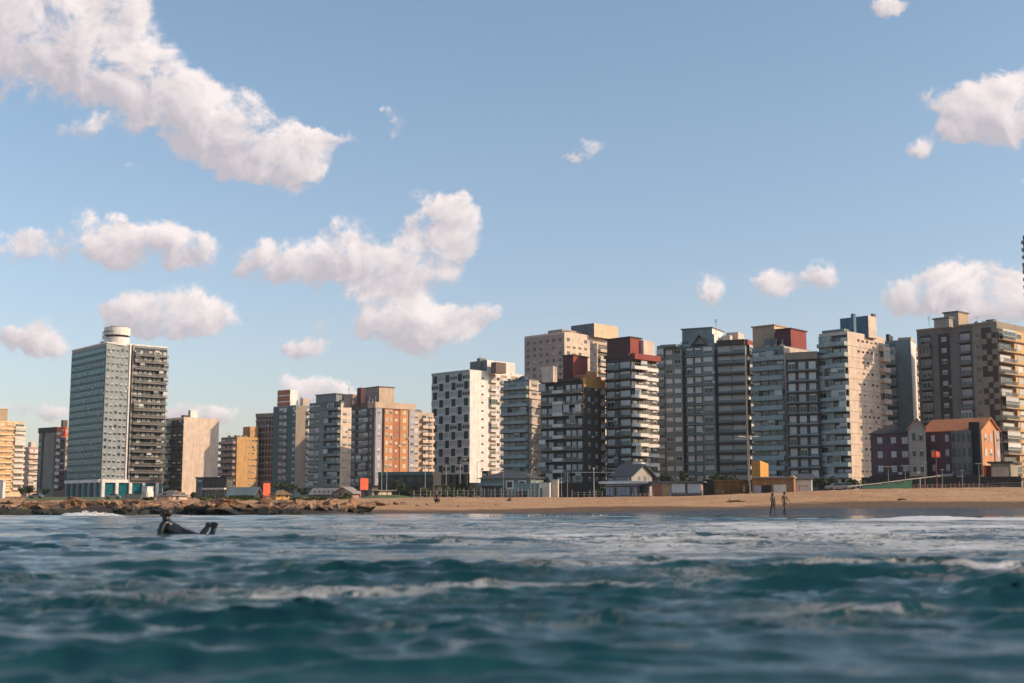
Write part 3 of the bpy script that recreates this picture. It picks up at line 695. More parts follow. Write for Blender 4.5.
# 14 pale slab behind
b = B(TN, 'tall pale pink slab block standing behind the dark balconied tower', TC, 524.5, 564.5, 606, 331.5, 535, 44, M('pinkwhite'), pyref=345)
b.panel('L', 0, 1, 2, b.H - .8, M('pink'), .05)
b.zone('L', 0.02, 0.98, 'win', n=6, ww=.42, wh=1.35, out=.05, fh=2.9, top=1.5, blinds=(0, .3, 0, .8), fm=M_DFRAME, mull=1)
b.zone('R', 0.02, 0.98, 'win', n=7, ww=.5, wh=1.5, fh=2.9, top=1.5, blinds=(0, .4, 1, .5), fm=M('beige'), bm_=M_BLINDY)
b.roofbox(571, 594, 618, 323, 10, M('midgrey'), mR=M('cream'), name='roof_tower'); b.roofbox(548, 562, 592, 329, 5, M('pink')); b.clutter(6, 4); b.finish()
b = B(TN, 'narrow beige block just left of the red topped tower', TC, 590, 597, 625, 343, 520, 40, M('beige'), pyref=360)
b.zone('R', .05, .95, 'balc', n=3, ww=.7, wh=2, sill=.1, d=1.1, pm=M('beige'), m=M('brown'), out=.05, blinds=(0, .5)); b.zone('L', .05, .95, 'win', n=2); b.finish()
# 15 dark balconied tower
b = B(TN, 'dark tower with white railed balconies and a red penthouse', TC, 541, 583, 605, 378, 378, 36, M('darkbrown'), pyref=400)
kw = dict(fh=3.2, gf=4.0, top=.4)
b.panel('L', 0, 1, 3, b.H - .3, M('charcoal'), .05)
b.zone('L', 0.0, 0.33, 'balc', n=2, ww=.72, wh=1.9, sill=.45, d=1.3, ph=.95, pm=M_RAIL, sm=M('greybeige'), style='bars', out=.05, blinds=(1, .8, 1, .5), **kw)
b.zone('L', 0.34, 0.58, 'balc', n=1, ww=.55, wh=1.9, sill=.1, d=1.6, ph=.9, pm=M('offwhite'), sm=M('greybeige'), style='solid', out=.05, blinds=(0, 0, .3), **kw)
b.zone('L', 0.59, 1.0, 'balc', n=3, ww=.7, wh=1.9, sill=.45, d=1.3, ph=.95, pm=M_RAIL, sm=M('greybeige'), style='bars', out=.05, blinds=(1, 1, .9, .6), **kw)
b.zone('R', 0.1, 0.75, 'win', n=2, ww=.3, wh=1.2, blinds=(1, 0, .5), **kw); b.zone('R', 0.8, 1.0, 'balc', n=1, ww=.7, wh=2, sill=.1, d=1.4, ph=1, pm=M('offwhite'), sm=M('greybeige'), **kw)
b.panel('R', 0, 1, b.H - 2.6, b.H + .02, M('ochre'), .3, 'roof_band'); b.panel('L', 0, 1, b.H - .7, b.H + .03, M('darkbrown'), .9, 'cornice')
b.roofbox(563, 573, 587.5, 355.5, 4, M('maroon'), mR=M('red'), cap=M('darkbrown')); b.roofbox(574, 584, 601, 374.5, 1.5, M('brick'), mR=M('ochre'), name='roof_terrace', z0=b.H - 1.0); b.roofbox(586, 589, 596, 371, 3, M('orange'), name='roof_hut', z0=b.H - 1.0)
b.roofbox(541.5, 553, 557, 366, 2, M('pinkwhite')); b.clutter(5, 2); b.mast(557, 363, 3); b.finish()
# 16 red topped tower
b = B(TN, 'tower with a red band and red penthouse above pinkish balconies', TC, 606, 631, 657, 353.5, 376, 45, M('pinkwhite'), pyref=375)
kw = dict(fh=2.82, gf=3.6, top=1.3)
b.panel('L', 0, 1, 3, b.H - 1, M('darkgrey'), .05)
b.zone('L', 0.02, 0.38, 'balc', n=1, ww=.85, wh=1.9, sill=.3, d=.9, ph=.35, pm=M('brown'), sm=M('darkbrown'), out=.05, blinds=(1, .7, 1, .2), **kw)
b.zone('L', 0.39, 0.55, 'balc', n=1, ww=.8, wh=1.9, sill=.1, d=1.2, ph=.9, pm=M_RAIL, style='bars', sm=M('brown'), out=.05, blinds=(0, 0, .3), **kw)
b.zone('L', 0.56, 1.0, 'balc', n=1, ww=.85, wh=1.9, sill=.3, d=.9, ph=.35, pm=M('brown'), sm=M('darkbrown'), out=.05, blinds=(1, .8, 1, .3), **kw)
b.zone('R', 0.0, 0.48, 'balc', n=2, ww=.7, wh=2, sill=.1, d=1.5, ph=.95, pm=M('white'), sm=M('brown'), blinds=(0, .3, 0), m=M('darkbrown'), out=.05, **kw)
b.zone('R', 0.5, 1.0, 'balc', n=2, ww=.6, wh=1.3, sill=1.05, d=.55, ph=.85, pm=M('white'), sm=M('white'), blinds=(0, .4, 0), m=M('brown'), out=.05, **kw)
b.panel('R', 0, 1, b.H - 1.7, b.H + .03, M('red'), 1.6, 'roof_band'); b.panel('L', 0, 1, b.H - .9, b.H + .02, M('darkbrown'), 1.0, 'roof_band')
b.roofbox(607, 630, 641, 337.5, 2.5, M('maroon'), mR=M('red'), cap=M('darkbrown')); b.roofbox(640, 643.5, 654, 340, 5, M('pinkwhite')); b.finish()
# 17 wide grey apartment block in three bays
b = B(TN, 'wide grey green block in three bays with an untidy stepped roof', TC, 658, 746, 757, 341, 386, 27, M('tealgrey'), pyref=370)
kw = dict(fh=2.98, gf=4.2, top=.3)
b.zone('L', 0.0, 0.085, 'balc', n=1, ww=.8, wh=2, sill=.1, d=1.3, ph=1, pm=M('bluegrey'), sm=M('bluegrey'), blinds=(.5, 1), **kw)
b.zone('L', 0.09, 0.29, 'win', n=2, ww=.72, wh=1.3, sill=.85, m=M('tealgrey'), out=.7, blinds=(1, .8, 1, 0), sill_d=.25, **kw)
b.panel('L', 0.29, 0.325, 3, b.H - 2, M('charcoal'), .04)
b.zone('L', 0.33, 0.52, 'win', n=2, ww=.72, wh=1.95, sill=.45, m=M('teal'), out=.5, blinds=(1, 1, .8, .3), **kw)
b.zone('L', 0.33, 0.66, 'slab', d=.9, slab=.35, sm=M('tealgrey'), out=.5, **kw)
b.zone('L', 0.52, 0.66, 'win', n=1, ww=.72, wh=1.9, sill=.5, m=M('tealgrey'), out=.9, blinds=(1, .6, .3, .8), **kw)
b.panel('L', 0.66, 0.685, 3, b.H - 2, M('charcoal'), .04)
b.zone('L', 0.69, 1.0, 'balc', n=2, ww=.9, wh=1.85, sill=.75, d=.75, ph=.1, pm=M('darkbrown'), sm=M('darkbrown'), slab=.6, blinds=(1, 1, .8, .9), m=M('bluegrey'), out=.3, **kw)
b.panel('L', 0.69, 1.0, b.H - 1.1, b.H + .5, M('darkbrown'), 1.2, 'roof_band'); b.panel('R', 0, 1, b.H - 1.1, b.H + .5, M('red'), .7, 'roof_band')
b.panel('R', 0, 1, 3, b.H - 4, M('charcoal'), .05); b.zone('R', 0.1, 0.9, 'balc', n=2, ww=.6, wh=1.9, sill=.1, d=.9, pm=M('charcoal'), sm=M('charcoal'), out=.05, **kw)
b.panel('L', 0.0, .66, b.H - .9, b.H + .04, M('tealgrey'), .75, 'cornice')
rb = b.roofbox(688, 714, 726, 334, 4, M('bluegrey'), mR=M('white'), name='roof_house'); b.roofbox(682, 712, 723, 328, 9, M('bluegrey'), mR=M('white'), cap=M('midgrey'), name='roof_house'); b.roofbox(722, 730, 745, 335, 6, M('pinkwhite'), name='roof_house')
b.roofbox(726, 738, 744, 332, 8, M('pinkwhite'), name='roof_house'); b.roofbox(660, 676, 686, 344, 5, M('bluegrey'), name='roof_house')
mb = MB(); x_, y_, z_ = rb['x'] - rb['wl'] * .55, rb['y'] - .5, rb['zb']
mb.tube([(x_ - 2.6, y_, z_ + .4), (x_ + 2.6, y_, z_ + .4)], .35, M('charcoal'), 4); mb.tube([(x_ - 2.2, y_, z_ + .5), (x_, y_, z_ + 3.2)], .3, M('charcoal'), 4); mb.tube([(x_ + 2.6, y_, z_ + .5), (x_, y_, z_ + 3.8)], .4, M('charcoal'), 4); mb.build('stair_frame', b.root)
b.mast(716, 319, 6, .12); b.clutter(5, 6); b.finish()
# 18 grey banded block under yellow penthouse
b = B(TN, 'pale grey banded block carrying a yellow roof house and a maroon cube', TC, 753, 784.5, 812, 345.5, 350, 42, M('bluegrey'), pyref=380)
kw = dict(fh=2.82, gf=4.2, top=.6)
b.zone('L', 0.0, 1.0, 'balc', n=4, ww=.85, wh=1.5, sill=.95, d=1.3, ph=1.15, pm=M('paleblue'), sm=M('bluegrey'), m=M('darkgrey'), out=.05, blinds=(.2, 0, .6, 1, 0), **kw)
b.panel('R', 0, 1, 3, b.H - .2, M('pinkwhite'), .06)
b.roofbox(752.5, 774, 786, 325.5, 9, M('tan'), mR=M('cream'), cap=M('tan'), name='roof_house'); b.roofbox(775, 790.5, 806, 329, 4, M('maroon'), mR=M('red'), name='roof_cube', cap=M('maroon'))
b.roofbox(764, 775, 790, 338, 6, M('midgrey'), name='roof_house'); b.clutter(2, 8); b.finish()
# 19 recessed block with dark ledges
b = B(TN, 'lower block with dark floor ledges wedged between two paler towers', TC, 786, 818.5, 822, 351.5, 338, 26, M('darkgrey'), pyref=380)
kw = dict(fh=2.9, gf=4.2, top=1.6)
b.zone('L', 0.03, 0.98, 'balc', n=3, ww=.66, wh=1.95, sill=.4, d=.9, ph=.3, pm=M('bluegrey'), sm=M('charcoal'), slab=.4, m=M('darkgrey'), out=.05, blinds=(1, .8, .9, .2, 1), bm_=M_BLIND, **kw)
b.panel('L', 0, 1, b.H - 1.9, b.H + .03, M('greybeige'), .7, 'roof_band'); b.finish()
# 20 white tower with blue roof block
b = B(TN, 'white tower with a blue roof block and a diagonal shadow on its side', TC, 820, 848.5, 886, 331, 334, 45, M('pinkwhite'), pyref=370)
kw = dict(fh=2.88, gf=4.4, top=.4)
b.zone('L', 0.0, 0.48, 'balc', n=2, ww=.9, wh=1.9, sill=.6, d=1.0, ph=.8, pm=M('paleblue'), sm=M('bluegrey'), m=M('bluegrey'), out=.3, blinds=(1, 1, .6, .2), bm_=M('paleblue'), **kw)
b.zone('L', 0.49, 1.0, 'balc', n=2, ww=.8, wh=2.0, sill=.1, d=1.7, ph=1.0, pm=M('paleblue'), sm=M('bluegrey'), m=M('darkgrey'), out=.05, blinds=(0, .4, .7), **kw)
b.zone('R', 0.22, 0.80, 'win', n=5, ww=.52, wh=.75, sill=1.35, blinds=(0, .2, 1, .5), mull=0, fm=M('pinkwhite'), **kw)
b.zone('R', 0.0, 0.8, 'slab', d=.05, slab=.09, sm=M('greybeige'), **kw)
b.zone('R', 0.82, 1.0, 'balc', n=1, ww=.8, wh=2.0, sill=.1, d=1.5, ph=1.0, pm=M('pinkwhite'), sm=M('pinkwhite'), blinds=(0, .4), **kw)
b.roofbox(840, 868, 876, 315.5, 6, M('bluepaint'), mR=M('pinkwhite'), name='roof_tower'); b.roofbox(851, 853.5, 856, 313.5, 3, M('bluepaint'), name='chimney'); b.roofbox(822, 844, 850, 328.5, 1.5, M('bluegrey'), name='roof_house'); b.roofbox(871, 873, 876, 313.5, 8, M('brown'), name='chimney')
for i in range(4): b.put('L', 'column', box_mesh(.8, .5, 4.0, M('offwhite')), b.wl * (i + .4) / 4, .05, 0)
b.panel('L', 0, 1, .2, 4.1, M('black'), .03, 'shopfront'); b.finish()
# 21 teal grey wall tower
b = B(TN, 'grey tower with curved balconies and a blank shaded wall, one white lit edge', TC, 884, 912, 917, 339.5, 362, 27, M('tealgrey'), pyref=380)
kw = dict(fh=2.95, gf=4.2, top=.5)
b.zone('L', 0.06, 0.46, 'balc', n=2, ww=.8, wh=2.0, sill=.1, d=1.6, ph=1.1, pm=M('bluegrey'), sm=M('tealgrey'), m=M('teal'), out=.05, blinds=(1, .5, .8), **kw)
b.panel('R', 0, 1, 2, b.H - .3, M('white'), .05); b.roofbox(898, 911, 914, 337, 1.5, M('beige'), name='roof_house'); b.roofbox(886, 889, 893, 334, 3, M('charcoal'), name='roof_house'); b.finish()
# 22 sliver of pink block behind
b = B(TN, 'sliver of a pink block glimpsed behind the two right towers', TC, 908, 914, 940, 347, 440, 50, M('brick'), pyref=370)
b.zone('R', .02, .4, 'balc', n=2, ww=.6, wh=1.9, sill=.1, d=1.2, pm=M('pinkwhite'), fh=2.85); b.zone('L', 0, 1, 'balc', n=2, pm=M('pinkwhite'), fh=2.85, d=.8); b.finish()
# 23 big grey tower with checkered corner
b = B(TN, 'dark grey tower with brown checkered corner and yellow balconied side', TC, 917.5, 998, 1040, 321, 331, 47, M('greybeige'), pyref=350)
kw = dict(fh=2.98, gf=4.2, top=1.4)
b.panel('L', 0.0, 0.70, 3, b.H - .6, M('midgrey'), .05)
b.zone('L', 0.04, 0.18, 'balc', n=1, ww=.85, wh=1.7, sill=.6, d=1.0, ph=.6, pm=M('midgrey'), sm=M('darkgrey'), m=M('charcoal'), out=.06, blinds=(.3, .6, 1), bm_=M('bluegrey'), **kw)
b.zone('L', 0.27, 0.42, 'win', n=1, ww=.4, wh=1.2, sill=.8, m=M('charcoal'), out=.08, blinds=(1, .5, .3), bm_=M('lavender'), **kw)
b.zone('L', 0.54, 0.68, 'balc', n=1, ww=.85, wh=1.7, sill=.6, d=1.0, ph=.6, pm=M('midgrey'), sm=M('darkgrey'), m=M('charcoal'), out=.06, blinds=(.6, 1, .5), bm_=M('lavender'), **kw)
b.zone('L', 0.74, 0.79, 'win', n=1, ww=.8, wh=.7, sill=1.2, blinds=(0,), fm=M_DFRAME, mull=0, **kw)
nf, fh = b.floors(4.2, 1.43, 1.0)
for k in range(nf):
    for i in range(3):
        if ((i + k) % 2) != (random.random() < .16): b.panel('L', 0.81 + i * .06, 0.87 + i * .06, 4.2 + k * fh, 4.2 + (k + 1) * fh, M('darkbrown'), .06, 'tile_panel')
b.zone('R', 0.0, 0.30, 'balc', n=1, ww=.8, wh=2.0, sill=.1, d=1.5, ph=1.0, pm=M_RAIL, sm=M('tan'), style='bars', m=M('darkbrown'), out=.05, blinds=(0, .4, 1), **kw)
b.zone('R', 0.32, 1.0, 'win', n=3, ww=.5, wh=1.5, m=M('yellow'), out=.7, blinds=(1, .6, 1, .2), **kw)
b.zone('R', 0.32, 1.0, 'slab', d=.5, slab=.25, sm=M('brown'), out=.7, **kw)
b.panel('L', 0, 1, b.H - .5, b.H + .03, M('greybeige'), .3, 'cornice')
b.roofbox(934, 949, 953, 318, 4, M('concrete'), cap=M('midgrey'), name='roof_house'); b.roofbox(944, 958, 968, 312, 8, M('concrete'), mR=M('tan'), cap=M('midgrey'), name='roof_house'); b.mast(929, 316, 3, .06); b.clutter(3, 7); b.finish()
# 24 tall tower at the right frame edge
b = B(TN, 'very tall dark tower barely entering at the right edge of the photo', TC, 1023.5, 1050, 1100, 231, 470, 50, M('tealgrey'), pyref=250)
b.zone('L', 0, 1, 'balc', n=4, ww=.7, wh=2, sill=.1, d=1.5, ph=1.0, pm=M('bluegrey'), sm=M('charcoal'), m=M('charcoal'), out=.05); b.zone('R', 0, 1, 'win', n=5); b.finish()
# ================================================================== low seafront buildings
def roof_gable(b, h, ov=.5, axis='L', m=None, wall=None):
    """ridge parallel to the left face ('L', gable shows on R) or to the right face ('R')"""
    m = m or M('slate'); H = b.H; x0, x1, y0, y1 = -b.wl, 0, 0, b.wr; mb = MB(); t = .18
    if axis == 'L':
        ym = (y0 + y1) / 2
        for (ya, yb) in ((y0 - ov, ym), (y1 + ov, ym)):
            za = H - ov * h / (ym - y0); zb_ = H + h
            a, c, d, e = (x0 - ov, ya, za), (x1 + ov, ya, za), (x1 + ov, yb, zb_), (x0 - ov, yb, zb_)
            top = [(p[0], p[1], p[2] + t) for p in (a, c, d, e)]; bot = [a, c, d, e]
            if ya > ym: top, bot = top[::-1], bot[::-1]
            mb.face(top, m); mb.face(bot[::-1], m)
            for i in range(4): mb.face([bot[i], bot[(i+1)%4], top[(i+1)%4], top[i]], m)
        o = mb.build('roof', b.root); g = MB()
        for x in (x0 + .01, x1 - .01): g.face([(x, y0, H - .01), (x, y1, H - .01), (x, ym, H + h - .05)], wall or b.wallmat)
        g.build('gable', b.root)
    else:
        xm = (x0 + x1) / 2
        for (xa, s_) in ((x0 - ov, 1), (x1 + ov, -1)):
            za = H - ov * h / (xm - x0); zb_ = H + h
            bot = [(xa, y0 - ov, za), (xm, y0 - ov, zb_), (xm, y1 + ov, zb_), (xa, y1 + ov, za)]
            top = [(p[0], p[1], p[2] + t) for p in bot]
            mb.face(top, m); mb.face(bot[::-1], m)
            for i in range(4): mb.face([bot[i], bot[(i+1)%4], top[(i+1)%4], top[i]], m)
        o = mb.build('roof', b.root); g = MB()
        for y in (y0 + .01, y1 - .01): g.face([(x0, y, H - .01), (x1, y, H - .01), (xm, y, H + h - .05)], wall or b.wallmat)
        g.build('gable', b.root)
    return o
def roof_hip(b, h, ov=.6, m=None):
    m = m or M('slate'); H = b.H; x0, x1, y0, y1 = -b.wl - ov, ov, -ov, b.wr + ov; mb = MB()
    k = min(x1 - x0, y1 - y0) / 2 * .95; z0 = H - .05
    if (x1 - x0) >= (y1 - y0): r0, r1 = (x0 + k, (y0+y1)/2, H + h), (x1 - k, (y0+y1)/2, H + h); 
    else: r0, r1 = ((x0+x1)/2, y0 + k, H + h), ((x0+x1)/2, y1 - k, H + h)
    A, B_, C, D = (x0,y0,z0),(x1,y0,z0),(x1,y1,z0),(x0,y1,z0)
    if (x1 - x0) >= (y1 - y0): fs = [[A,B_,r1,r0],[B_,C,r1],[C,D,r0,r1],[D,A,r0]]
    else: fs = [[A,B_,r0],[B_,C,r1,r0],[C,D,r1],[D,A,r0,r1]]
    for f in fs: mb.face(f, m)
    mb.face([D, C, B_, A], m); return mb.build('roof', b.root)
def roof_flat(b, ov=.4, t=.3, m=None):
    mb = MB(); mb.box(-b.wl - ov, ov, -ov, b.wr + ov, b.H + .003, b.H + t, m or M('midgrey')); return mb.build('roof', b.root)
def low(name, label, cat, pxL, pxC, pxR, pyT, Y, a, wall, group=None, depth=None): return Building(name, label, cat, pxL, pxC, pxR, pyT, Y, a, wall, group, pyref=495, parapet=0, depth=depth)
def win1(b, face, f, z, w, h, blind=0, fm=None, gm=None, name='window', mull=1, out=0.01, bm_=None):
    b.put(face, name, window_mesh(w, h, blind, fm or M_FRAME, gm or M_GLASS, bm_ or M_BLIND, mull), b.width(face) * f, out, z)
def door(b, face, f, w=1.0, h=2.1, m=None):
    return b.put(face, 'door', box_mesh(w, .06, h, m or M('brown')), b.width(face) * f, 0, .2)
H_, HC = 'beach_house', 'house'
b = low('bungalow', 'small white bungalow with brown hip roof behind the big orange rock', HC, 157, 173, 187.5, 495.8, 330, 40, M('pinkwhite'))
roof_hip(b, 1.5, .7, M('greybeige')); win1(b, 'R', .7, 1.0, 1.0, 1.1, 0); win1(b, 'L', .5, 1.0, 1.6, .9, 0, M_DFRAME); door(b, 'R', .3)
b = low('monument', 'white boxy pillar monument standing before the glass tower', 'monument', 143, 147, 153, 487, 335, 40, M('white'))
b.panel('L', -.1, 1.0, 0, b.H * .66, M('pinkwhite'), .25, 'plinth'); b.panel('R', 0, 1.0, 0, b.H * .66, M('white'), .25, 'plinth'); roof_flat(b, .12, .15, M('white'))
b = low('garden_wall', 'low grey wall running up to the white pillar monument', 'wall', 124, 141.5, 143, 494.5, 345, 12, M('pink'), depth=0.5); roof_flat(b, .1, .12, M('concrete'))
b = low('white_kiosk', 'white kiosk at the far left edge under the yellow tower', 'kiosk', -6, 2.5, 5, 481, 420, 40, M('white')); roof_flat(b, .3, .2, M('offwhite')); win1(b, 'L', .5, 1.2, 1.6, 1.4)
b = low(H_, 'dark modern two storey house with white bands on the left shore', HC, 196.5, 226, 233, 478, 385, 26, M('darkgrey'))
zf = b.H / 2
b.panel('L', -.02, .22, 0, b.H, M('midgrey'), .12); b.panel('L', .24, 1.0, zf - .25, zf + .25, M('offwhite'), .9, 'canopy')
win1(b, 'L', .12, zf + .6, 1.6, zf - 1.0, .3, M_DFRAME, M_TGLASS, out=.13); 
for f in (.36, .54, .72, .9): win1(b, 'L', f, .5, 1.4, 2.2, 0, M_FRAME, M_DGLASS); win1(b, 'L', f, zf + .7, 1.5, 1.7, 0, M_DFRAME, M_DGLASS)
win1(b, 'R', .5, zf + .7, 1.6, 1.6); roof_flat(b, .4, .35, M('charcoal'))
b = low('pavilion', 'long low dark pavilion with sloped roof in front of the yellow lit block', 'pavilion', 229, 254, 260, 492.8, 372, 24, M('charcoal'))
roof_gable(b, 1.5, .8, 'L', M('tealgrey'))
for i in range(6): win1(b, 'L', .1 + i * .16, .6, 1.1, 1.4, 0, M_DFRAME, M_DGLASS)
b = low('sign_tower', 'bright orange red block with a dark red side, right of the yellow lit block', 'sign block', 260, 263, 270, 483.2, 376, 50, M('red'))
b.panel('R', 0, 1, b.H * .25, b.H, M('redorange'), .08); roof_flat(b, .1, .12, M('red')); b.panel('L', .1, .9, b.H * .3, b.H * .95, M('maroon'), .06)
b = low('hut', 'small yellow hut with thatched roof just behind the boulders', 'hut', 271.5, 276, 289.5, 494.7, 300, 50, M('yellow'))
roof_hip(b, 1.1, .7, mat('thatch', (.16, .12, .075), .95, .4, 2.0)); win1(b, 'R', .8, .7, .5, .9, 0, M_DFRAME, M_DGLASS); win1(b, 'R', .2, .8, .8, .6, 0, M('yellow')); door(b, 'R', .5, .8, 1.7, M('ochre'))
b = low(H_, 'low grey hall with shallow roof below the block with paired balconies', HC, 312, 336, 342, 492.8, 345, 24, M('greybeige'))
roof_gable(b, 1.2, .7, 'L', M('concrete')); 
for i in range(5): win1(b, 'L', .12 + i * .19, .9, .5, 1.5, 0, M_DFRAME, M_GLASS)
b = low(H_, 'low grey hall with tilted roof beside the slender red block', HC, 335, 352, 359, 492.5, 325, 28, M('pink'))
roof_gable(b, 1.3, .7, 'R', M('concrete')); win1(b, 'L', .3, .8, 1.0, 1.3); win1(b, 'L', .7, .8, 1.0, 1.3, .5)
b = low('sign_tower', 'slender bright red block in front of the orange brick tower', 'sign block', 358.6, 360, 368, 478.3, 380, 52, M('red'))
b.panel('R', 0, 1, .5, b.H, M('redorange'), .08); roof_flat(b, .1, .12, M('red')); b.panel('L', .1, .9, 1, b.H * .95, M('maroon'), .06)
b = low('beach_kiosk', 'low flat roofed kiosk with yellowish walls above the green mound', 'kiosk', 361, 372, 392, 490.8, 318, 48, M('greybeige'))
b.panel('R', .36, .72, .3, b.H - .1, M('cream'), .06); b.panel('R', .78, .95, .3, b.H - .1, M('cream'), .06); roof_flat(b, .8, .25, M('midgrey')); win1(b, 'L', .5, .6, 1.2, 1.2, 0, M_DFRAME); win1(b, 'R', .2, .4, 1.1, 1.6, 0, M_DFRAME, M_DGLASS); win1(b, 'R', .54, .7, .9, .9)
# dark podium block between orange tower and checkered tower
b = low('podium_block', 'dark low block under the beige balconied block', 'building', 378, 433, 441, 472, 434, 20, M('charcoal'))
for i in range(6): win1(b, 'L', .08 + i * .17, .6, 2.6, 2.8, 0, M_DFRAME, M_DGLASS, mull=2); win1(b, 'L', .08 + i * .17, 5.0, 2.0, 1.7, random.choice((0, 0, .4)), M_DFRAME, M_GLASS)
b.panel('L', 0, 1, b.H - 1.0, b.H + .02, M('teal'), .4, 'cornice'); roof_flat(b, .1, .15, M('darkgrey'))
# grey beach house with hip roof
b = low(H_, 'grey beach house with hip roof and two white framed windows', HC, 480.5, 531, 545, 478, 292, 22, M('bluegrey'))
roof_hip(b, 1.7, .8, M('slate'))
b.panel('L', 0, .46, 2.9, 3.5, M('tealgrey'), 1.0, 'canopy')
win1(b, 'L', .13, b.H - 2.2, 2.3, 1.2, 0, M_DFRAME, M_DGLASS, mull=2); win1(b, 'L', .34, b.H - 2.2, 2.3, 1.2, 0, M_DFRAME, M_DGLASS, mull=2)
for f in (.585, .83):
    b.put('L', 'window_surround', box_mesh(1.9, .10, 2.0, M('white')), b.wl * f, 0, b.H - 2.5); win1(b, 'L', f, b.H - 2.1, 1.2, 1.3, 0, M_DFRAME, M_DGLASS, out=.11)
for i in range(4): win1(b, 'L', .1 + i * .12, .3, 1.0, 2.2, 0, M_DFRAME, M_DGLASS)
b = low('roof_hut', 'small dark rooftop hut left of the grey beach house roof', 'hut', 482, 487.5, 491, 471.5, 297, 35, M('charcoal')); roof_flat(b, .2, .15, M('darkgrey')); win1(b, 'L', .5, b.H - 1.3, .8, .8, .4)
b = low('teal_wall', 'teal painted beach club wall under the grey beach house', 'wall', 514, 539.5, 542, 483.6, 283, 10, M('tealgrey'), depth=0.6)
roof_flat(b, .05, .12, M('bluegrey')); b.panel('L', .1, .5, 0, 1.6, M('charcoal'), .04, 'opening')
b = low('changing_hut', 'pinkish white changing hut with a tall door beside the teal wall', 'hut', 540, 549.5, 551, 482.6, 276, 12, M('offwhite'))
b.put('L', 'door', box_mesh(1.2, .06, 2.6, M('pinkwhite')), b.wl * .72, 0, .1); b.put('L', 'opening', box_mesh(.5, .05, 2.1, M('brown')), b.wl * .12, 0, .1); roof_flat(b, .15, .12, M('concrete'))
b = low('white_screen', 'pinkish white screen block stepped up beside the changing hut', 'wall', 551.5, 557.8, 559, 479.8, 278, 12, M('pinkwhite')); roof_flat(b, .05, .1, M('offwhite'))
b = low('dark_fence', 'long solid black fence below the dark balconied tower', 'fence', 556, 586, 587.5, 483.5, 280, 10, M('black'), depth=0.3); roof_flat(b, .05, .08, M('charcoal'))
# gabled white beach club
b = low('beach_club', 'white beach club with dark gable roof over a flat glazed pavilion', 'beach club', 606, 644, 655, 483.5, 272, 26, M('lavender'))
b.panel('L', 0, .86, .2, b.H - .5, M('charcoal'), .05, 'glazing_wall')
for i in range(8): b.put('L', 'window', window_mesh(b.wl * .088, b.H - 1.0, (.9 if i not in (2, 6) else 0), M_FRAME, M_DGLASS, M('lavender'), 0), b.wl * (.05 + i * .105), .07, .3)
b.panel('L', .88, 1.0, .2, b.H - .3, M('black'), .06, 'doorway')
rf = roof_flat(b, 1.2, .5, M('white'))
U2 = Building('upper', 'x', 'x', 613, 632, 652, 474.5, 279, 40, M('concrete'), pyref=478, parapet=0, base=b.z0 + b.H + .5)
U2.root.parent = b.root; U2.root.matrix_parent_inverse = Matrix.Identity(4)
inv = Matrix.Rotation(b.a, 4, 'Z')
dv = inv @ (Vector(U2.root.location) - Vector(b.root.location)); U2.root.location = dv; U2.root.rotation_euler = (0, 0, -(U2.a - b.a))
U2.root.name = 'upper_storey'
for k_ in ('label', 'category'): del U2.root[k_]
for i in range(6): win1(U2, 'L', .1 + i * .16, .3, 1.0, 1.0, 0, M_FRAME, M_DGLASS)
win1(U2, 'R', .35, .2, .8, 1.1); win1(U2, 'R', .65, .2, .8, 1.1)
roof_gable(U2, 2.2, .8, 'L', M('slate'))
# shop units
b = low('shop_row', 'row of low beach shops with two white roller doors', 'shops', 652, 701, 705, 482.5, 266, 13, M('pink'), depth=6)
roof_flat(b, .8, .3, M('midgrey'))
b.panel('L', .02, .2, .3, 2.6, M('brick'), .05); b.panel('L', .24, .345, .3, 2.5, M('yellow'), .05, 'lit_panel'); b.panel('L', .41, .68, 0.9, 2.8, M('white'), .07, 'roller_door'); b.panel('L', .73, 1.0, .9, 2.8, M('white'), .07, 'roller_door'); b.panel('L', .41, 1.0, .1, .85, M('brown'), .06, 'base_panel'); b.panel('L', .685, .725, .1, 2.9, M('brown'), .12, 'pillar')
b = low('hedge_wall', 'black block standing in for the shaded gap between the beach shops and the brown wall', 'wall', 703, 714.5, 716, 479.8, 271, 8, M('black'), depth=4); roof_flat(b, .05, .08, M('charcoal'))  # black fill puts the shade of the gap into colour
b = low('brown_wall', 'long brown ochre beach wall with peeling paint', 'wall', 714, 748, 752, 480.5, 256, 10, mat('peeling_ochre', (.26, .12, .045), .85, .5, .5), depth=5)
roof_flat(b, .15, .14, M('ochre')); b.panel('L', .86, .92, .8, 2.2, M('cream'), .02, 'paint_patch'); b.panel('L', .06, .11, .9, 1.4, M('tan'), .02, 'paint_patch'); b.panel('L', .22, .30, .6, 1.1, M('tan'), .02, 'paint_patch')
b = low('lifeguard_building', 'brown beach building with a tall ochre box tower and white garage doors', 'beach building', 752, 794, 800, 478, 246, 16, mat('brown_ochre', (.27, .14, .06), .8, .35, .5), depth=8)
b.panel('L', .05, .22, .2, 1.7, M('lavender'), .05, 'garage_door'); b.panel('L', .24, .46, .2, 1.8, M('black'), .04, 'garage_opening'); b.panel('L', .52, .82, .2, 1.9, M('offwhite'), .05, 'garage_door')
mb = MB(); mb.box(-b.wl - .2, .2, -.5, b.wr + .3, b.H + .003, b.H + .25, M('concrete')); mb.build('roof', b.root)
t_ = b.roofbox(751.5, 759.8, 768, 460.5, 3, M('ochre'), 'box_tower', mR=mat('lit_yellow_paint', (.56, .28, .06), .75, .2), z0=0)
b.roofbox(790, 793, 797.5, 475.5, 1.0, M('yellow'), 'roof_box', z0=b.H)
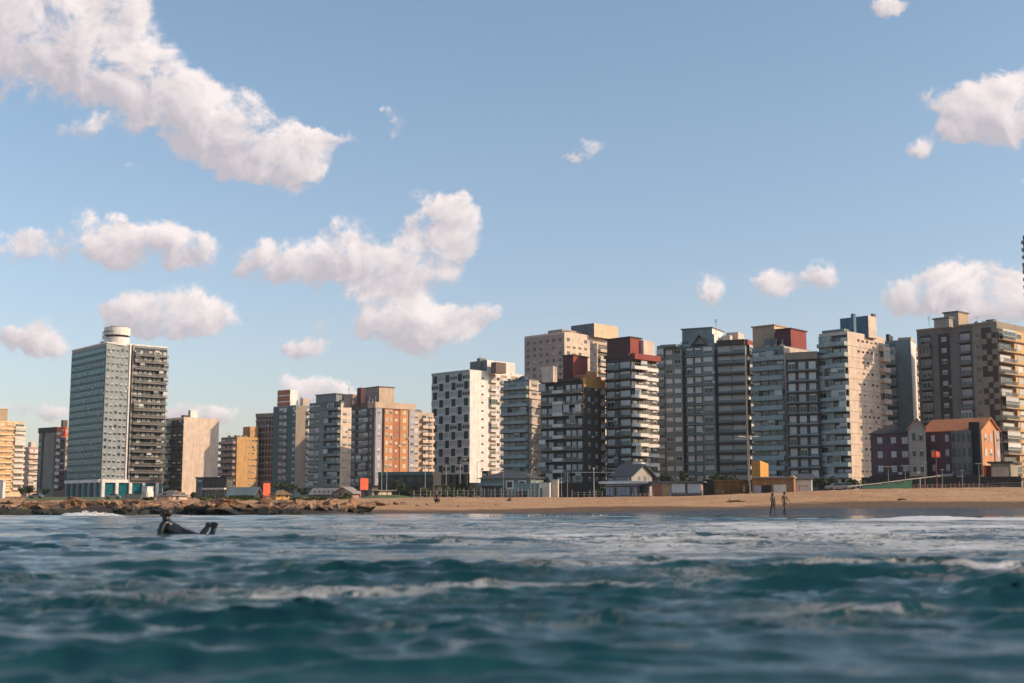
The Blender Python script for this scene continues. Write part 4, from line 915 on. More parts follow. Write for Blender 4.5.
b = low('white_annex', 'white annex block with a red framed panel beside the brown beach building', 'annex', 796, 812, 814.5, 479, 252, 14, M('white'), depth=7)
for (f0, f1, z0, z1) in ((.2, .78, 1.35, 1.5), (.2, .24, .6, 1.35), (.74, .78, .6, 1.35)): b.panel('L', f0, f1, z0, z1, M('brick'), .04, 'red_frame')
roof_gable(b, .9, .5, 'L', M('slate'))
# maroon seafront building
b = low('hotel_wing', 'plum three storey wing with white windows and dark roof', 'hotel', 872.5, 913, 920, 433, 296, 20, M('plum'), depth=12)
b.zone('L', .06, .74, 'win', gf=3.9, fh=3.3, n=2, ww=.38, wh=1.6, sill=.8, blinds=(.9, 1), fm=M('lavender')); b.zone('L', .7, 1.0, 'win', gf=3.9, fh=3.3, n=1, ww=.5, wh=1.6, sill=.8, blinds=(.9, 1), fm=M('lavender'))
roof_hip(b, 2.4, .5, M('charcoal')); b.panel('L', -.05, 1, 3.3, 3.9, M('black'), .5, 'canopy'); b.panel('L', 0, 1, .2, 3.2, M('black'), .04, 'shopfront'); b.finish()
b = low('white_gabled_house', 'narrow pale gabled house between the two plum facades', HC, 911.5, 928, 932, 428, 290, 14, M('concrete'), depth=12)
b.zone('L', .05, .95, 'win', gf=3.9, fh=3.4, n=2, ww=.45, wh=1.7, sill=.7, blinds=(0, .3), fm=M_DFRAME); roof_gable(b, 2.2, .3, 'R', M('tile')); b.panel('L', 0, 1, .2, 3.6, M('black'), .05, 'shopfront'); b.finish()
b = low('hotel', 'plum hotel with orange tiled roof, curved grey bay and lit gable end', 'hotel', 927.5, 984, 1001, 429, 286, 42, M('plum'))
HT = b
roof_gable(b, 2.7, .5, 'L', M('tile'), M('brickpink'))
b.panel('R', 0, 1, 3.0, b.H - .02, M('brickpink'), .05); b.panel('R', .70, 1, 3.0, b.H - .02, M('pink'), .3)
b.zone('L', .02, .52, 'win', gf=3.9, fh=3.3, n=2, ww=.26, wh=1.6, sill=.8, blinds=(.9, 1), fm=M('lavender'))
b.zone('R', .06, .66, 'win', gf=3.9, fh=3.3, n=2, ww=.35, wh=1.6, sill=.8, blinds=(.6, 1), out=.06); b.zone('R', .74, .98, 'win', gf=3.9, fh=3.3, n=1, ww=.5, wh=1.5, sill=.8, blinds=(.6, 1), out=.31)
mb = MB(); xc = -b.wl * .33; mb.cyl(xc, 0.3, 3.8, b.H - .3, 2.5, 2.5, M('midgrey'), 24); bay = mb.build('curved_bay', b.root)
for k_ in range(3):
    for q in range(5):
        mb = MB()
        t0 = -math.pi * (.2 + q * .15); p0 = (xc + 2.54 * math.cos(t0), .3 + 2.54 * math.sin(t0)); mb.tube([(p0[0], p0[1], 4.6 + k_ * 3.3), (p0[0], p0[1], 6.4 + k_ * 3.3)], .28, M_GLASS, 5); mb.build('bay_window', bay)
b.panel('L', .76, .79, 3.8, b.H - .2, M('white'), .5, 'fin')
mb = MB()
for fx in (.86, .94): 
    mb.box(-b.wl * (1 - fx) - .7, -b.wl * (1 - fx) + .7, -.6, .7, .2, b.H + 1.6, M('black'))
mb.build('chimney_stack', b.root)
b.panel('L', 0, 1, 3.2, 3.8, M('charcoal'), 1.6, 'canopy'); b.panel('L', 0, 1, .2, 3.1, M('black'), .04, 'shopfront')
# white handwritten shop sign (illegible scrawl in the photo)
def scrawl(b, f0, f1, z, h, seed, name='sign_lettering'):
    r = random.Random(seed); mb = MB(); W_ = b.wl; n = 44; pts = []
    for i in range(n):
        t = i / (n - 1); x = -W_ + W_ * (f0 + (f1 - f0) * t) + .16 * math.sin(i * 2.2)
        pts.append((x, -1.68, z + h * (.5 + .45 * math.sin(i * 1.45 + r.random()) * (1.4 if i < 6 else .7) + .25 * t)))
    mb.tube(pts, .09, M('white'), 5); mb.build(name, b.root)
scrawl(b, .22, .52, 3.2, .9, 3); scrawl(b, .60, .72, 3.1, .6, 5)
mb = MB(); mb.box(-b.wl * .2, -b.wl * .02, -1.75, -1.65, 2.3, 3.0, M('offwhite')); mb.build('sign_panel', b.root)
b.finish()
b = low('awning', 'orange red awning booth below the lit gable end of the hotel', 'awning', 984.5, 987, 995.5, 466, 281, 52, M('redorange'))
roof_flat(b, .2, .1, M('redorange')); b.panel('R', 0.05, .95, .1, b.H * .45, M('brown'), .05, 'counter')
b = low('garage', 'beige garage with dark flat roof right of the lit hotel gable', 'garage', 992, 1012, 1019, 463, 274, 30, M('greybeige'))
roof_flat(b, .6, .35, M('charcoal')); b.panel('L', .08, .9, .2, b.H - .9, M('beige'), .06, 'garage_door')

# ================================================================== posts, lamps, signs, fences
def gpos(px, Y, py=495):
    x = U(px, py) * Y; return x, Y, ground_z(x, Y)
def pole(px, pyT, Y, label, name='flag_pole', cat='pole', group=None, r=.09, heads=None, m=None, arm=0.0):
    x, y, z = gpos(px, Y); h = P(px, pyT, Y).z - z
    root = empty(name, (x, y, z)); tag(root, label, cat, group)
    mb = MB(); mb.tube([(0, 0, -.3), (0, 0, h * .5), (0, 0, h)], [r * 1.3, r, r * .7], m or M_METAL, 8); mb.build('shaft', root)
    if heads == 'double':
        mb = MB(); mb.tube([(-1.7, 0, h), (1.7, 0, h)], .07, m or M_METAL, 6); mb.build('cross_arm', root)
        for s_ in (-1, 1):
            q = MB(); q.box(s_ * 1.35 - .55, s_ * 1.35 + .55, -.25, .25, h + .08, h + .28, M('offwhite')); q.build('lamp_head', root)
    elif heads == 'tee':
        q = MB(); q.box(-arm, arm, -.35, .35, h + .003, h + .12, M('concrete')); q.build('top_board', root)
    elif heads == 'cross':
        q = MB(); q.tube([(-arm, 0, h * .88), (arm, 0, h * .88)], .06, m or M_METAL, 5); q.build('cross_arm', root)
        q = MB(); q.box(-.2, .2, -.2, .2, h + .003, h + .25, M('offwhite')); q.build('lamp_head', root)
    elif heads == 'lamp':
        q = MB(); q.tube([(0, 0, h - .1), (.9, -.3, h + .1)], .05, m or M_METAL, 5); q.build('arm', root)
        q = MB(); q.box(.7, 1.5, -.5, -.1, h + .04, h + .2, M('offwhite')); q.build('lamp_head', root)
    return root
pole(750, 437.5, 246, 'tall grey street lamp with a double head in front of the brown wall', 'street_lamp', 'street lamp', heads='double', r=.085, m=M('concrete'))
pole(594, 469, 268, 'thin grey pole with crossbar left of the white beach club', 'lamp_pole', 'lamp pole', heads='cross', arm=4.4)
for px, pyT, lab in ((381.5, 459, 'tall thin pole before the orange brick face, left one of the close pair'), (386.5, 458, 'tall thin pole before the orange brick face, right one of the close pair'), (425, 462, 'thin pole in front of the beige balconied block'),
                     (446, 463, 'thin pole before the left half of the checkered facade'), (460, 460, 'thin pole before the right half of the checkered facade'), (477, 462, 'thin pole beside the blank white end wall of the checkered tower')):
    pole(px, pyT, 300, lab, 'mast', 'pole', 'thin poles along the seafront', r=.07, heads='lamp' if px in (477, 460) else None)
for px, pyT, lab in ((503.5, 473, 'slim white pole before the grey beach house, left of its first white framed window'), (530.8, 472, 'slim white pole before the teal wall, left one of two'), (534.6, 471, 'slim white pole before the teal wall, right one of two'),
                     (561.5, 473, 'slim white pole above the black fence, left one of two'), (567.5, 471.5, 'slim white pole above the black fence, right one of two')):
    pole(px, pyT, 262, lab, 'mast', 'pole', 'slim white poles at the beach clubs', r=.055, m=M('concrete'))
for px, pyT, lab, arm in ((889, 467, 'white T topped post in front of the plum wing, left one on the green slope', 1.1), (906, 466, 'white T topped post at the right end of the green slope', .8), (925.5, 463, 'white post below the pale gabled house', .4),
                     (943, 470, 'white post right of the red round sign', .3), (963, 471, 'white post below the curved grey bay', .3), (980, 464, 'white post with a small board under the black chimney stacks', .6)):
    pole(px, pyT, 236, lab, 'beach_post', 'post', 'white posts on the right beach', r=.06, heads='tee', arm=arm, m=M('concrete'))
x, y, z = gpos(937.5, 238); root = empty('red_sign', (x, y, z)); tag(root, 'bright red sign board on a red pole in front of the hotel', 'sign')
h = P(937, 456, 238).z - z; mb = MB(); mb.tube([(0, 0, -.3), (0, 0, h)], .09, M('red'), 6); mb.build('post', root)
mb = MB(); mb.cyl(0, 0, h - .1, h + .9, .35, .35, M('redorange'), 12); mb.box(-.75, .75, -.16, .16, h - .25, h + .8, M('redorange')); sb_ = mb.build('sign_board', root)
mb = MB()
for i in range(5): mb.box(-.6 + i * .25, -.45 + i * .25, -.18, -.162, h + .12 + .05 * (i % 2), h + .42, M('pinkwhite'))
mb.build('lettering', sb_)
def fence(pxs, Y0, Y1, hpost, label, rails=(.5, .95), m=None, name='post_fence', rp=.065):
    x, y, z = gpos(pxs[0], Y0); root = empty(name, (x, y, z)); tag(root, label, 'fence'); m = m or M('concrete'); last = None
    r = random.Random(int(pxs[0])); mbR = MB()
    for i, px in enumerate(pxs):
        Y = Y0 + (Y1 - Y0) * i / max(1, len(pxs) - 1); a, b_, c = gpos(px, Y); h = hpost * r.uniform(.75, 1.15)
        mb = MB(); mb.tube([(a - x, b_ - y, c - z - .3), (a - x + r.uniform(-.06, .06), b_ - y, c - z + h)], rp, m, 6); mb.build('post', root)
        if last: 
            for q in rails: mbR.tube([(last[0] - x, last[1] - y, last[2] - z + hpost * q * .8), (a - x, b_ - y, c - z + hpost * q * .8)], .025, M_METAL, 4)
        last = (a, b_, c)
    mbR.build('rail', root)
fence([414 + i * 5.4 + (i * 37 % 5) * .5 for i in range(26)], 258, 255, 1.75, 'long row of pale fence posts along the top of the sand')
fence([572 + i * 6 for i in range(6)], 258, 257, 1.3, 'short pale post fence at the corner of the white beach club')
fence([632 + i * 4.2 for i in range(6)], 252, 251, .7, 'low yellow edged fence before the white beach club', m=M('yellow'))
fence([914 + i * 4.6 for i in range(17)], 232, 231, 1.1, 'rusty red picket fence on the right beach crest', m=M('brick'))
fence([988 + i * 6 for i in range(8)], 240, 238, 1.5, 'dark fence below the beige garage', m=M('charcoal'), rails=(.3, .6, .95))
fence([668 + i * 4 for i in range(9)], 250, 249, .9, 'low dark chairs and rail line before the white roller doors', m=M('plum'))
# dark hedge / retaining wall behind right beach
b = low('retaining_wall', 'black retaining wall behind the right beach below the hotel', 'wall', 862, 1022, 1040, 477, 262, 14, M('black'), depth=0.6); roof_flat(b, .05, .12, M('charcoal'))
# green grass slope with pale ramp rail
mb = MB(); pts = [(862, 486.5, 232), (884, 484, 236), (912, 480, 241), (912, 488.5, 232), (884, 489, 229), (862, 489.5, 228)]
base = [P(*p) for p in pts]; zg = lambda p: Vector((p.x, p.y, ground_z(p.x, p.y) - .1))
mb.face([base[5], base[4], base[1], base[0]], M('green')); mb.face([base[4], base[3], base[2], base[1]], M('green'))
mb.face([zg(base[5]), zg(base[4]), base[4], base[5]], M('green')); mb.face([zg(base[4]), zg(base[3]), base[3], base[4]], M('green')); mb.face([zg(base[3]), zg(base[2]), base[2], base[3]], M('green'))
mb.face([zg(base[2]), zg(base[1]), base[1], base[2]], M('green')); mb.face([zg(base[1]), zg(base[0]), base[0], base[1]], M('green')); mb.face([zg(base[0]), zg(base[5]), base[5], base[0]], M('green'))
o = mb.build('grass_slope'); tag(o, 'bright green grassy slope below the plum wing', 'grass bank')
o.data.materials[0] = mat('slope_grass', (.018, .085, .03), .9, .4, .6, streak=False)
mb = MB(); mb.tube([P(848, 486.5, 230), P(880, 483.2, 236), P(912, 479, 242), P(940, 475.8, 248)], .10, M('concrete'), 6)
for q in (860, 880, 900, 920): 
    p = P(q, 486.5 - (q - 848) * .116, 230 + (q - 848) * .19); mb.tube([p, (p.x, p.y, ground_z(p.x, p.y) - .2)], .09, M('offwhite'), 5)
o = mb.build('ramp_rail'); tag(o, 'pale ramp rail rising along the green slope', 'railing')

# ================================================================== vegetation
def leafmat(name, col):
    if name in _mats: return _mats[name]
    m, nt, b_ = nodes_of(name); L = nt.links
    geo = N(nt, 'ShaderNodeNewGeometry'); 
    c = mix(nt, geo.outputs['Random Per Island'], tuple(x * .45 for x in col), tuple(x * 1.7 for x in col)); L.new(c, b_.inputs['Base Color'])
    b_.inputs['Roughness'].default_value = .6; b_.inputs['Specular IOR Level'].default_value = .2
    _mats[name] = m; return m
LEAF = leafmat('leaf_dark', (.035, .055, .025)); LEAF2 = leafmat('leaf_olive', (.07, .085, .03))
BARK = mat('bark', (.09, .065, .045), .9, .4, 2.0)
def crown_mb(rx, ry, rz, cz, n, leaf, m, seed, lobes=7):
    r = random.Random(seed); mb = MB(); cs = []
    for i in range(lobes): 
        a = r.uniform(0, 6.28); q = r.uniform(.2, .75); cs.append((rx * q * math.cos(a), ry * q * math.sin(a), cz + rz * r.uniform(-.55, .6), r.uniform(.35, .6)))
    for i in range(n):
        cx_, cy_, cz_, s_ = r.choice(cs)
        d = Vector((r.gauss(0, 1), r.gauss(0, 1), r.gauss(0, 1))).normalized() * (r.random() ** .4) * s_
        p = Vector((cx_ + d.x * rx, cy_ + d.y * ry, cz_ + d.z * rz))
        a = Vector((r.gauss(0, 1), r.gauss(0, 1), r.gauss(0, .6))).normalized(); t = a.orthogonal().normalized(); t.rotate(Matrix.Rotation(r.uniform(0, 6.28), 3, a)); w = a.cross(t)
        l = leaf * r.uniform(.6, 1.3)
        mb.face([p - t * l, p - w * l * .5, p + t * l, p + w * l * .5], m)
    return mb
def tree(px, Y, pyT, wpx, label, name='tree', cat='tree', m=None, group=None, n=700, leaf=.32, trunk=.35):
    x, y, z = gpos(px, Y); h = max(1.0, P(px, pyT, Y).z - z); w = wpx * Y / F / 2
    root = empty(name, (x, y, z)); tag(root, label, cat, group)
    mb = MB(); mb.tube([(0, 0, -.3), (.05, 0, h * trunk), (0.1, .05, h * .75)], [h * .03 + .06, h * .022 + .05, .04], BARK, 7)
    for q in range(4): 
        a = q * 1.7; mb.tube([(.05, 0, h * trunk), (w * .5 * math.cos(a), w * .5 * math.sin(a), h * (.55 + .07 * q))], [.07, .03], BARK, 5)
    mb.build('trunk', root)
    ch = h * (1 - trunk * .6); crown_mb(w, w * .9, ch / 2, h - ch / 2, n, leaf, m or LEAF, int(px * 10)).build('crown', root)
    return root
def bush(px, Y, pyT, wpx, label, m=None, group=None, n=350, leaf=.25, name='bush', cat='bush'):
    x, y, z = gpos(px, Y); h = max(.6, P(px, pyT, Y).z - z); w = wpx * Y / F / 2
    root = empty(name, (x, y, z)); tag(root, label, cat, group)
    mb = MB()
    for q in range(5): a = q * 1.3; mb.tube([(0, 0, -.2), (w * .4 * math.cos(a), w * .3 * math.sin(a), h * .7)], [.05, .02], BARK, 4)
    mb.build('stem', root); crown_mb(w, w * .7, h * .55, h * .5, n, leaf, m or LEAF, int(px * 7)).build('foliage', root); return root
for px, Y, pyT, w, lab in ((29, 470, 483, 14, 'dark tree in front of the small pale pink block'), (21, 460, 486, 9, 'small dark tree at the foot of the yellow tower'), (45, 455, 488, 9, 'small tree below the blank panel of the grey brown tower'),
        (193, 360, 492.5, 8, 'small olive tree between the bungalow and the dark modern house'), (285, 390, 481.5, 24, 'broad dark tree behind the thatched yellow hut'), (303, 385, 487.5, 12, 'small dark tree between the yellow hut and the low grey hall'),
        (668, 300, 472, 16, 'dark tree behind the beach shops, left one of two'), (684, 300, 468, 12, 'dark tree behind the beach shops, right one of two'), (545, 300, 474.5, 12, 'small leafy tree behind the changing hut'), (399, 330, 480, 16, 'round dark tree in front of the low dark block, left one'), (419, 335, 483, 13, 'round dark tree in front of the low dark block, right one'), (463, 300, 482.5, 13, 'small dark tree at the right part of the checkered tower podium'), (725, 300, 474, 30, 'low wide dark tree behind the brown wall')):
    tree(px, Y, pyT, w, lab, group='dark seafront trees')
for px, Y, pyT, w, lab, m in ((428, 275, 488.5, 16, 'olive bush behind the fence left of the palm', LEAF2), (455, 280, 486.5, 18, 'rounded bush behind the fence under the checkered tower', LEAF), (470, 272, 489.5, 12, 'low bush behind the fence left of the grey beach house', LEAF2), (407, 290, 489, 14, 'dark bush at the right end of the green mound', LEAF),
        (836, 262, 478, 18, 'dark bush standing in for shade behind the parked cars, left one', LEAF), (820, 265, 476, 16, 'dark bush standing in for shade beside the white annex', LEAF), (856, 262, 479, 18, 'dark bush standing in for shade below the white tower, right one', LEAF), (349, 290, 492.5, 9, 'small olive bush in front of the tilted roof hall', LEAF2), (243, 350, 494.5, 26, 'long dark hedge in front of the low dark pavilion', LEAF), (213, 350, 495.5, 20, 'dark hedge in front of the dark modern house', LEAF)):  # bushes by the cars, annex and white tower stand in for shadow
    bush(px, Y, pyT, w, lab, m, 'bushes along the seafront')
for i_, px in enumerate(range(446, 872, 19)):
    Yh = 318 + (i_ % 3) * 4 if px < 640 else 305 + (i_ % 2) * 5
    bush(px + (i_ * 7) % 5, Yh, (485.5 if px < 700 else 482) + (i_ * 5) % 4, 26, 'dense dark hedge bush in the strip between the beach buildings and the tower feet', LEAF, 'dark hedges at the tower feet', n=260, leaf=.42, name='hedge_bush')
for i_, px in enumerate((150, 206, 219, 233, 247, 262, 296, 309, 322, 343)):
    bush(px, 190 + (i_ * 13) % 30, 497.6 + (i_ % 3) * .7, 15 + (i_ * 5) % 8, 'low scrubby bush just behind the boulders of the groyne', (LEAF, LEAF2)[i_ % 2], 'scrub behind the groyne', n=220, leaf=.16, name='scrub_bush')
def palm(px, Y, pyT, label):
    x, y, z = gpos(px, Y); h = P(px, pyT, Y).z - z; root = empty('palm_tree', (x, y, z)); tag(root, label, 'palm tree', 'small palms under the checkered tower')
    mb = MB(); mb.tube([(0, 0, -.3), (.1, 0, h * .5), (.05, 0, h * .8)], [.18, .13, .11], BARK, 7); mb.build('trunk', root); mb = MB(); r = random.Random(int(px))
    for i in range(18):
        a = i * 2.4; e = r.uniform(-.2, .9); L_ = 1.7
        for k_ in range(6):
            t0, t1 = k_ / 6, (k_ + 1) / 6
            def q(t): return Vector((.05 + math.cos(a) * L_ * t, math.sin(a) * L_ * t, h * .8 + L_ * (e * t - 1.0 * t * t * .8)))
            side = Vector((-math.sin(a), math.cos(a), -.3)) * .22 * (1 - t0 * .6)
            mb.face([q(t0) - side, q(t1) - side * .7, q(t1), q(t0)], LEAF2); mb.face([q(t0), q(t1), q(t1) + side * .7, q(t0) + side], LEAF2)
    mb.build('crown', root)
palm(436, 285, 484, 'small palm left of the checkered tower podium middle'); palm(447.5, 290, 483.5, 'small palm at the foot of the checkered facade')
# green mound
mb = MB(); 
g = []
for j in range(9):
    for i in range(25):
        px = 360 + i * 2.25; Y = 275 + j * 5; a, b_, c = gpos(px, Y); hh = max(0, math.sin(math.pi * min(1, max(0, i / 24))) ** .6 * math.sin(math.pi * j / 8) ** .5) * .75 + .05 * mnoise.noise((a * .5, b_ * .5, 0)); g.append((a, b_, c + hh - .02))
me = bpy.data.meshes.new('mound'); me.from_pydata(g, [], [(j*25+i, j*25+i+1, (j+1)*25+i+1, (j+1)*25+i) for j in range(8) for i in range(24)]); me.materials.append(M_GRASS)
tag(link('grass_mound', me), 'green grassy mound at the left end of the sandy beach', 'mound', kind='structure')

# ================================================================== cars
def car_proto():
    root = empty('parked_car', (0, 0, 0)); m = mat('car_paint', (.16, .16, .17), .3, .05, streak=False, rnd=.9, metal=.2)
    mb = MB(); prof = [(-2.1,.35),(-2.15,.75),(-1.9,.95),(-1.2,1.0),(-.6,1.45),(.9,1.48),(1.5,1.0),(2.05,.85),(2.1,.35)]
    for s_ in (-1, 1):
        pass
    n = len(prof); L = [(x_, -.82 + (.14 if z_ > 1.05 else 0), z_) for x_, z_ in prof]; R_ = [(x_, .82 - (.14 if z_ > 1.05 else 0), z_) for x_, z_ in prof]
    for i in range(n): j = (i + 1) % n; mb.face([L[i], R_[i], R_[j], L[j]], m)
    mb.face(L, m); mb.face(R_[::-1], m); mb.build('body', root)
    for s_, nm in ((-1, 'window'), (1, 'window')):
        y_ = s_ * .735; mb = MB(); mb.face([(-1.05, y_ + s_*.09, 1.02), (-.55, y_ - s_ * .02, 1.38), (.85, y_ - s_ * .02, 1.40), (1.35, y_ + s_*.09, 1.02)][::s_], M_DGLASS); mb.build(nm, root)
    for x_ in (-1.35, 1.35):
        for s_ in (-1, 1):
            mb = MB(); k_ = 14; y_ = s_ * .72
            for q in range(k_):
                a, c = 2*math.pi*q/k_, 2*math.pi*(q+1)/k_
                mb.face([(x_ + .33*math.cos(a), y_ - .13, .33 + .33*math.sin(a)), (x_ + .33*math.cos(c), y_ - .13, .33 + .33*math.sin(c)), (x_ + .33*math.cos(c), y_ + .13, .33 + .33*math.sin(c)), (x_ + .33*math.cos(a), y_ + .13, .33 + .33*math.sin(a))], M('black'))
            for yy in (y_ - .13, y_ + .13): mb.face([(x_ + .33*math.cos(2*math.pi*q/k_), yy, .33 + .33*math.sin(2*math.pi*q/k_)) for q in range(k_)], M('black'))
            mb.build('wheel', root)
    for s_ in (-1, 1):
        mb = MB(); mb.box(2.04, 2.1, s_ * .6 - .15, s_ * .6 + .15, .62, .78, M('white')); mb.build('headlight', root)
    return root
first = True; proto = car_proto()
def copy_tree(o, parent=None):
    c = o.copy(); COL.objects.link(c); c.parent = parent
    for ch in list(o.children): copy_tree(ch, c)
    return c
for px, Y, dz, rz, lab in ((837, 247, 0, .1, 'car behind the beach crest, left one of two by the green slope'), (845.5, 248, 0, .0, 'car behind the beach crest, right one of two by the green slope'), (813, 300, 1.2, 0.1, 'car under the columns of the white tower'),
        (113, 372, 0, .1, 'car parked at the foot of the glass tower columns'), (131, 368, 0, .2, 'car parked left of the low wall by the white monument'), (36, 400, 0, 0, 'car parked near the small trees at far left')):
    c = proto if first else copy_tree(proto); first = False
    x, y, z = gpos(px, Y); c.location = (x, y, z + .05); c.rotation_euler = (0, 0, rz); tag(c, lab, 'car', 'cars parked along the seafront')

# ================================================================== rocks
M_ROCK, nt, bs = nodes_of('boulder_rock'); L_ = nt.links
tc = N(nt, 'ShaderNodeTexCoord'); oi = N(nt, 'ShaderNodeObjectInfo'); geo = N(nt, 'ShaderNodeNewGeometry')
n1 = N(nt, 'ShaderNodeTexNoise', _Scale=1.6, _Detail=8.0, _Roughness=.7); L_.new(geo.outputs['Position'], n1.inputs['Vector'])
n2 = N(nt, 'ShaderNodeTexNoise', _Scale=6.0, _Detail=6.0, _Roughness=.7); L_.new(geo.outputs['Position'], n2.inputs['Vector'])
c = mix(nt, oi.outputs['Random'], (.36, .17, .075), (.46, .29, .17))
c = mix(nt, ramp(nt, n1.outputs[0], .42, .62), c, (.20, .12, .075))
c = mix(nt, mth(nt, 'MULTIPLY', ramp(nt, n2.outputs[0], .47, .60), .85), c, (.035, .028, .025))
sx = N(nt, 'ShaderNodeSeparateXYZ'); L_.new(geo.outputs['Position'], sx.inputs[0])
alg = ramp(nt, mth(nt, 'ADD', sx.outputs['Z'], mth(nt, 'MULTIPLY', n1.outputs[0], .55)), .98, .62)
c = mix(nt, alg, c, (.022, .024, .02)); L_.new(c, bs.inputs['Base Color']); bs.inputs['Roughness'].default_value = .85
bp = N(nt, 'ShaderNodeBump', _Strength=.8, _Distance=.12); L_.new(n2.outputs[0], bp.inputs['Height']); L_.new(bp.outputs[0], bs.inputs['Normal'])
def rock_mesh(seed):
    r = random.Random(seed); bm = bmesh.new(); bmesh.ops.create_icosphere(bm, subdivisions=3, radius=1.0)
    cuts = [(Vector((r.gauss(0, 1), r.gauss(0, 1), r.gauss(0, 1))).normalized(), r.uniform(.34, .72)) for _ in range(9)]
    for v in bm.verts:
        for n_, d in cuts:
            e = v.co.dot(n_) - d
            if e > 0: v.co -= n_ * e
        v.co += v.co.normalized() * (.16 * mnoise.noise(v.co * 2.1 + Vector((seed, 0, 0))) + .04 * mnoise.noise(v.co * 6 + Vector((0, seed, 0))))
    me = bpy.data.meshes.new('boulder'); bm.to_mesh(me); bm.free(); me.materials.append(M_ROCK); return me
rocks = [rock_mesh(i + 1) for i in range(12)]
rr = random.Random(5)
def rock(px, Y, wpx, pyT, label, group='boulders of the groyne', squash=None, zbase=None):
    x = U(px, 508) * Y; zt = P(px, pyT, Y).z; w = wpx * Y / F / 2 * 1.25
    zb = min(ground_z(x, Y), .5) - .35 if zbase is None else zbase
    h = max(.25, (zt - zb) / 2 * 1.25)
    o = link('boulder', rr.choice(rocks), None, (x, Y, zb + (zt - zb) / 2)); o.rotation_euler = (rr.uniform(-.3, .3), rr.uniform(-.3, .3), rr.uniform(0, 6.28))
    o.scale = (w, w * rr.uniform(.8, 1.1), h); tag(o, label, 'boulder', group); return o
GL = 'irregular boulder of the rock groyne, orange above and black at the waterline'
rock(44, 101, 26, 506.5, 'jagged dark rock jutting out at far left before the sandy bank', None); rock(57, 100, 17, 506.0, 'jagged dark pointed rock left of the white splash', None); rock(32, 101, 14, 510, 'low dark rock left of the jagged ones', None)
rock(121, 104, 16, 504.0, 'orange boulder just right of the white splash', None); rock(143, 104, 40, 502.2, 'widest flat topped orange slab of the groyne behind the surfer', None); rock(182, 103, 22, 506, 'tan boulder leaning right behind the back of the surfer', None); rock(166, 106, 24, 502.5, 'dark boulder behind the head of the surfer', None)
rock(335, 118, 22, 504.5, 'dark flat boulder at the right end of the groyne', None)
px = -60
while px < 372:
    dens = 1.0
    for row, (Y0, py0) in enumerate(((98.5, 509.3), (101.5, 506.0), (105.5, 503.0), (110, 500.9))):
        if px < 112 and row in (1, 2) and rr.random() < .5: continue
        if 60 < px < 112 and row < 2: continue
        if px > 300 and row == 0: continue
        Y = Y0 + rr.uniform(-1.2, 1.2) + max(0, (px - 290)) * .12
        q = px + rr.uniform(-5, 5); w = rr.uniform(11, 25) * (1 if px < 300 else .7)
        big = rr.random() < .14
        if big: w *= 1.6
        py = py0 + rr.uniform(-1.2, 1.9) - (1.0 if big else 0) + (max(0, (px - 300)) * .02)
        rock(q, Y, w, py, GL)
    px += rr.uniform(7, 10.5)
GB = 'small dark stone half buried in the sand right of the groyne'
for px in (352, 361, 367, 374, 381, 388, 397, 404, 410, 418, 428, 449, 458, 470, 484, 497):
    Y = 150 + rr.uniform(-8, 10); x, y, z = gpos(px, Y); s_ = rr.uniform(.3, .75) if px < 410 else rr.uniform(.15, .35)
    o = link('stone', rr.choice(rocks), None, (x, y, z + s_ * .15)); o.scale = (s_ * 1.2, s_, s_ * .6); o.rotation_euler = (0, 0, rr.uniform(0, 6)); tag(o, GB, 'stone', 'stones on the sand')
# driftwood on the right
def drift(px, Y, label, L__, seed, up=.5):
    r = random.Random(seed); x, y, z = gpos(px, Y); mb = MB()
    mb.tube([(-L__/2, 0, .1), (0, .1, .22), (L__/2, .2, .12)], [.1, .13, .06], BARK, 6)
    for q in range(4): a = r.uniform(-.4, .4) * L__; mb.tube([(a, .05, .18), (a + r.uniform(-.5, .5), r.uniform(-.3, .3), .18 + up * r.uniform(.5, 1.3))], [.06, .02], BARK, 5)
    o = mb.build('driftwood', None, (x, y, z)); tag(o, label, 'driftwood')
drift(994, 190, 'branching driftwood on the right beach crest, left piece', 1.5, 1, .8); drift(1005, 192, 'branching driftwood on the right beach crest, upright right piece', 1.2, 2, 1.2); drift(902, 166, 'dark driftwood lump at the edge of the dry sand on the right', 1.2, 3, .15); drift(736, 165, 'dark driftwood on the sand left of the walking pair', 2.4, 4, .25); drift(509, 175, 'short upright stump on the sand in the centre', .6, 5, 1.0)
HAZE = .00007
# ================================================================== people
def skin(name, pts, edges, mat_, parent=None, root=0, sub=2, loc=(0, 0, 0), rz=0.0):
    """one continuous surface grown from a skeleton; pts: list of (x, y, z, radius_x[, radius_y])"""
    me = bpy.data.meshes.new(name); me.from_pydata([p[:3] for p in pts], edges, []); o = link(name, me, parent, loc, rz)
    md = o.modifiers.new('skin', 'SKIN'); md.use_smooth_shade = True; md.branch_smoothing = .6
    for i, p in enumerate(pts):
        sv = me.skin_vertices[0].data[i]; kr = 1.0 if p[3] < .013 else 1.25; sv.radius = (p[3] * kr, (p[4] if len(p) > 4 else p[3]) * kr); sv.use_root = (i == root)
    sd = o.modifiers.new('sub', 'SUBSURF'); sd.levels = sub; sd.render_levels = sub
    me.materials.append(mat_); return o
SKINM = mat('skin_tan', (.10, .052, .034), .55, .1, 3, streak=False); HAIR = mat('hair_dark', (.02, .014, .011), .5, .2, 6, streak=False)
NEO = mat('wetsuit_neoprene', (.012, .015, .02), .28, .3, 4, streak=False); NEOG = mat('wetsuit_grey_panel', (.07, .075, .085), .4, .2, 4, streak=False)
SHORT = mat('swim_shorts', (.03, .035, .06), .8, .2, 4, streak=False); BIK = mat('swimwear_black', (.02, .02, .022), .7, .2, 4, streak=False); PINKT = mat('red_shirt', (.22, .05, .06), .8, .2, 4, streak=False)
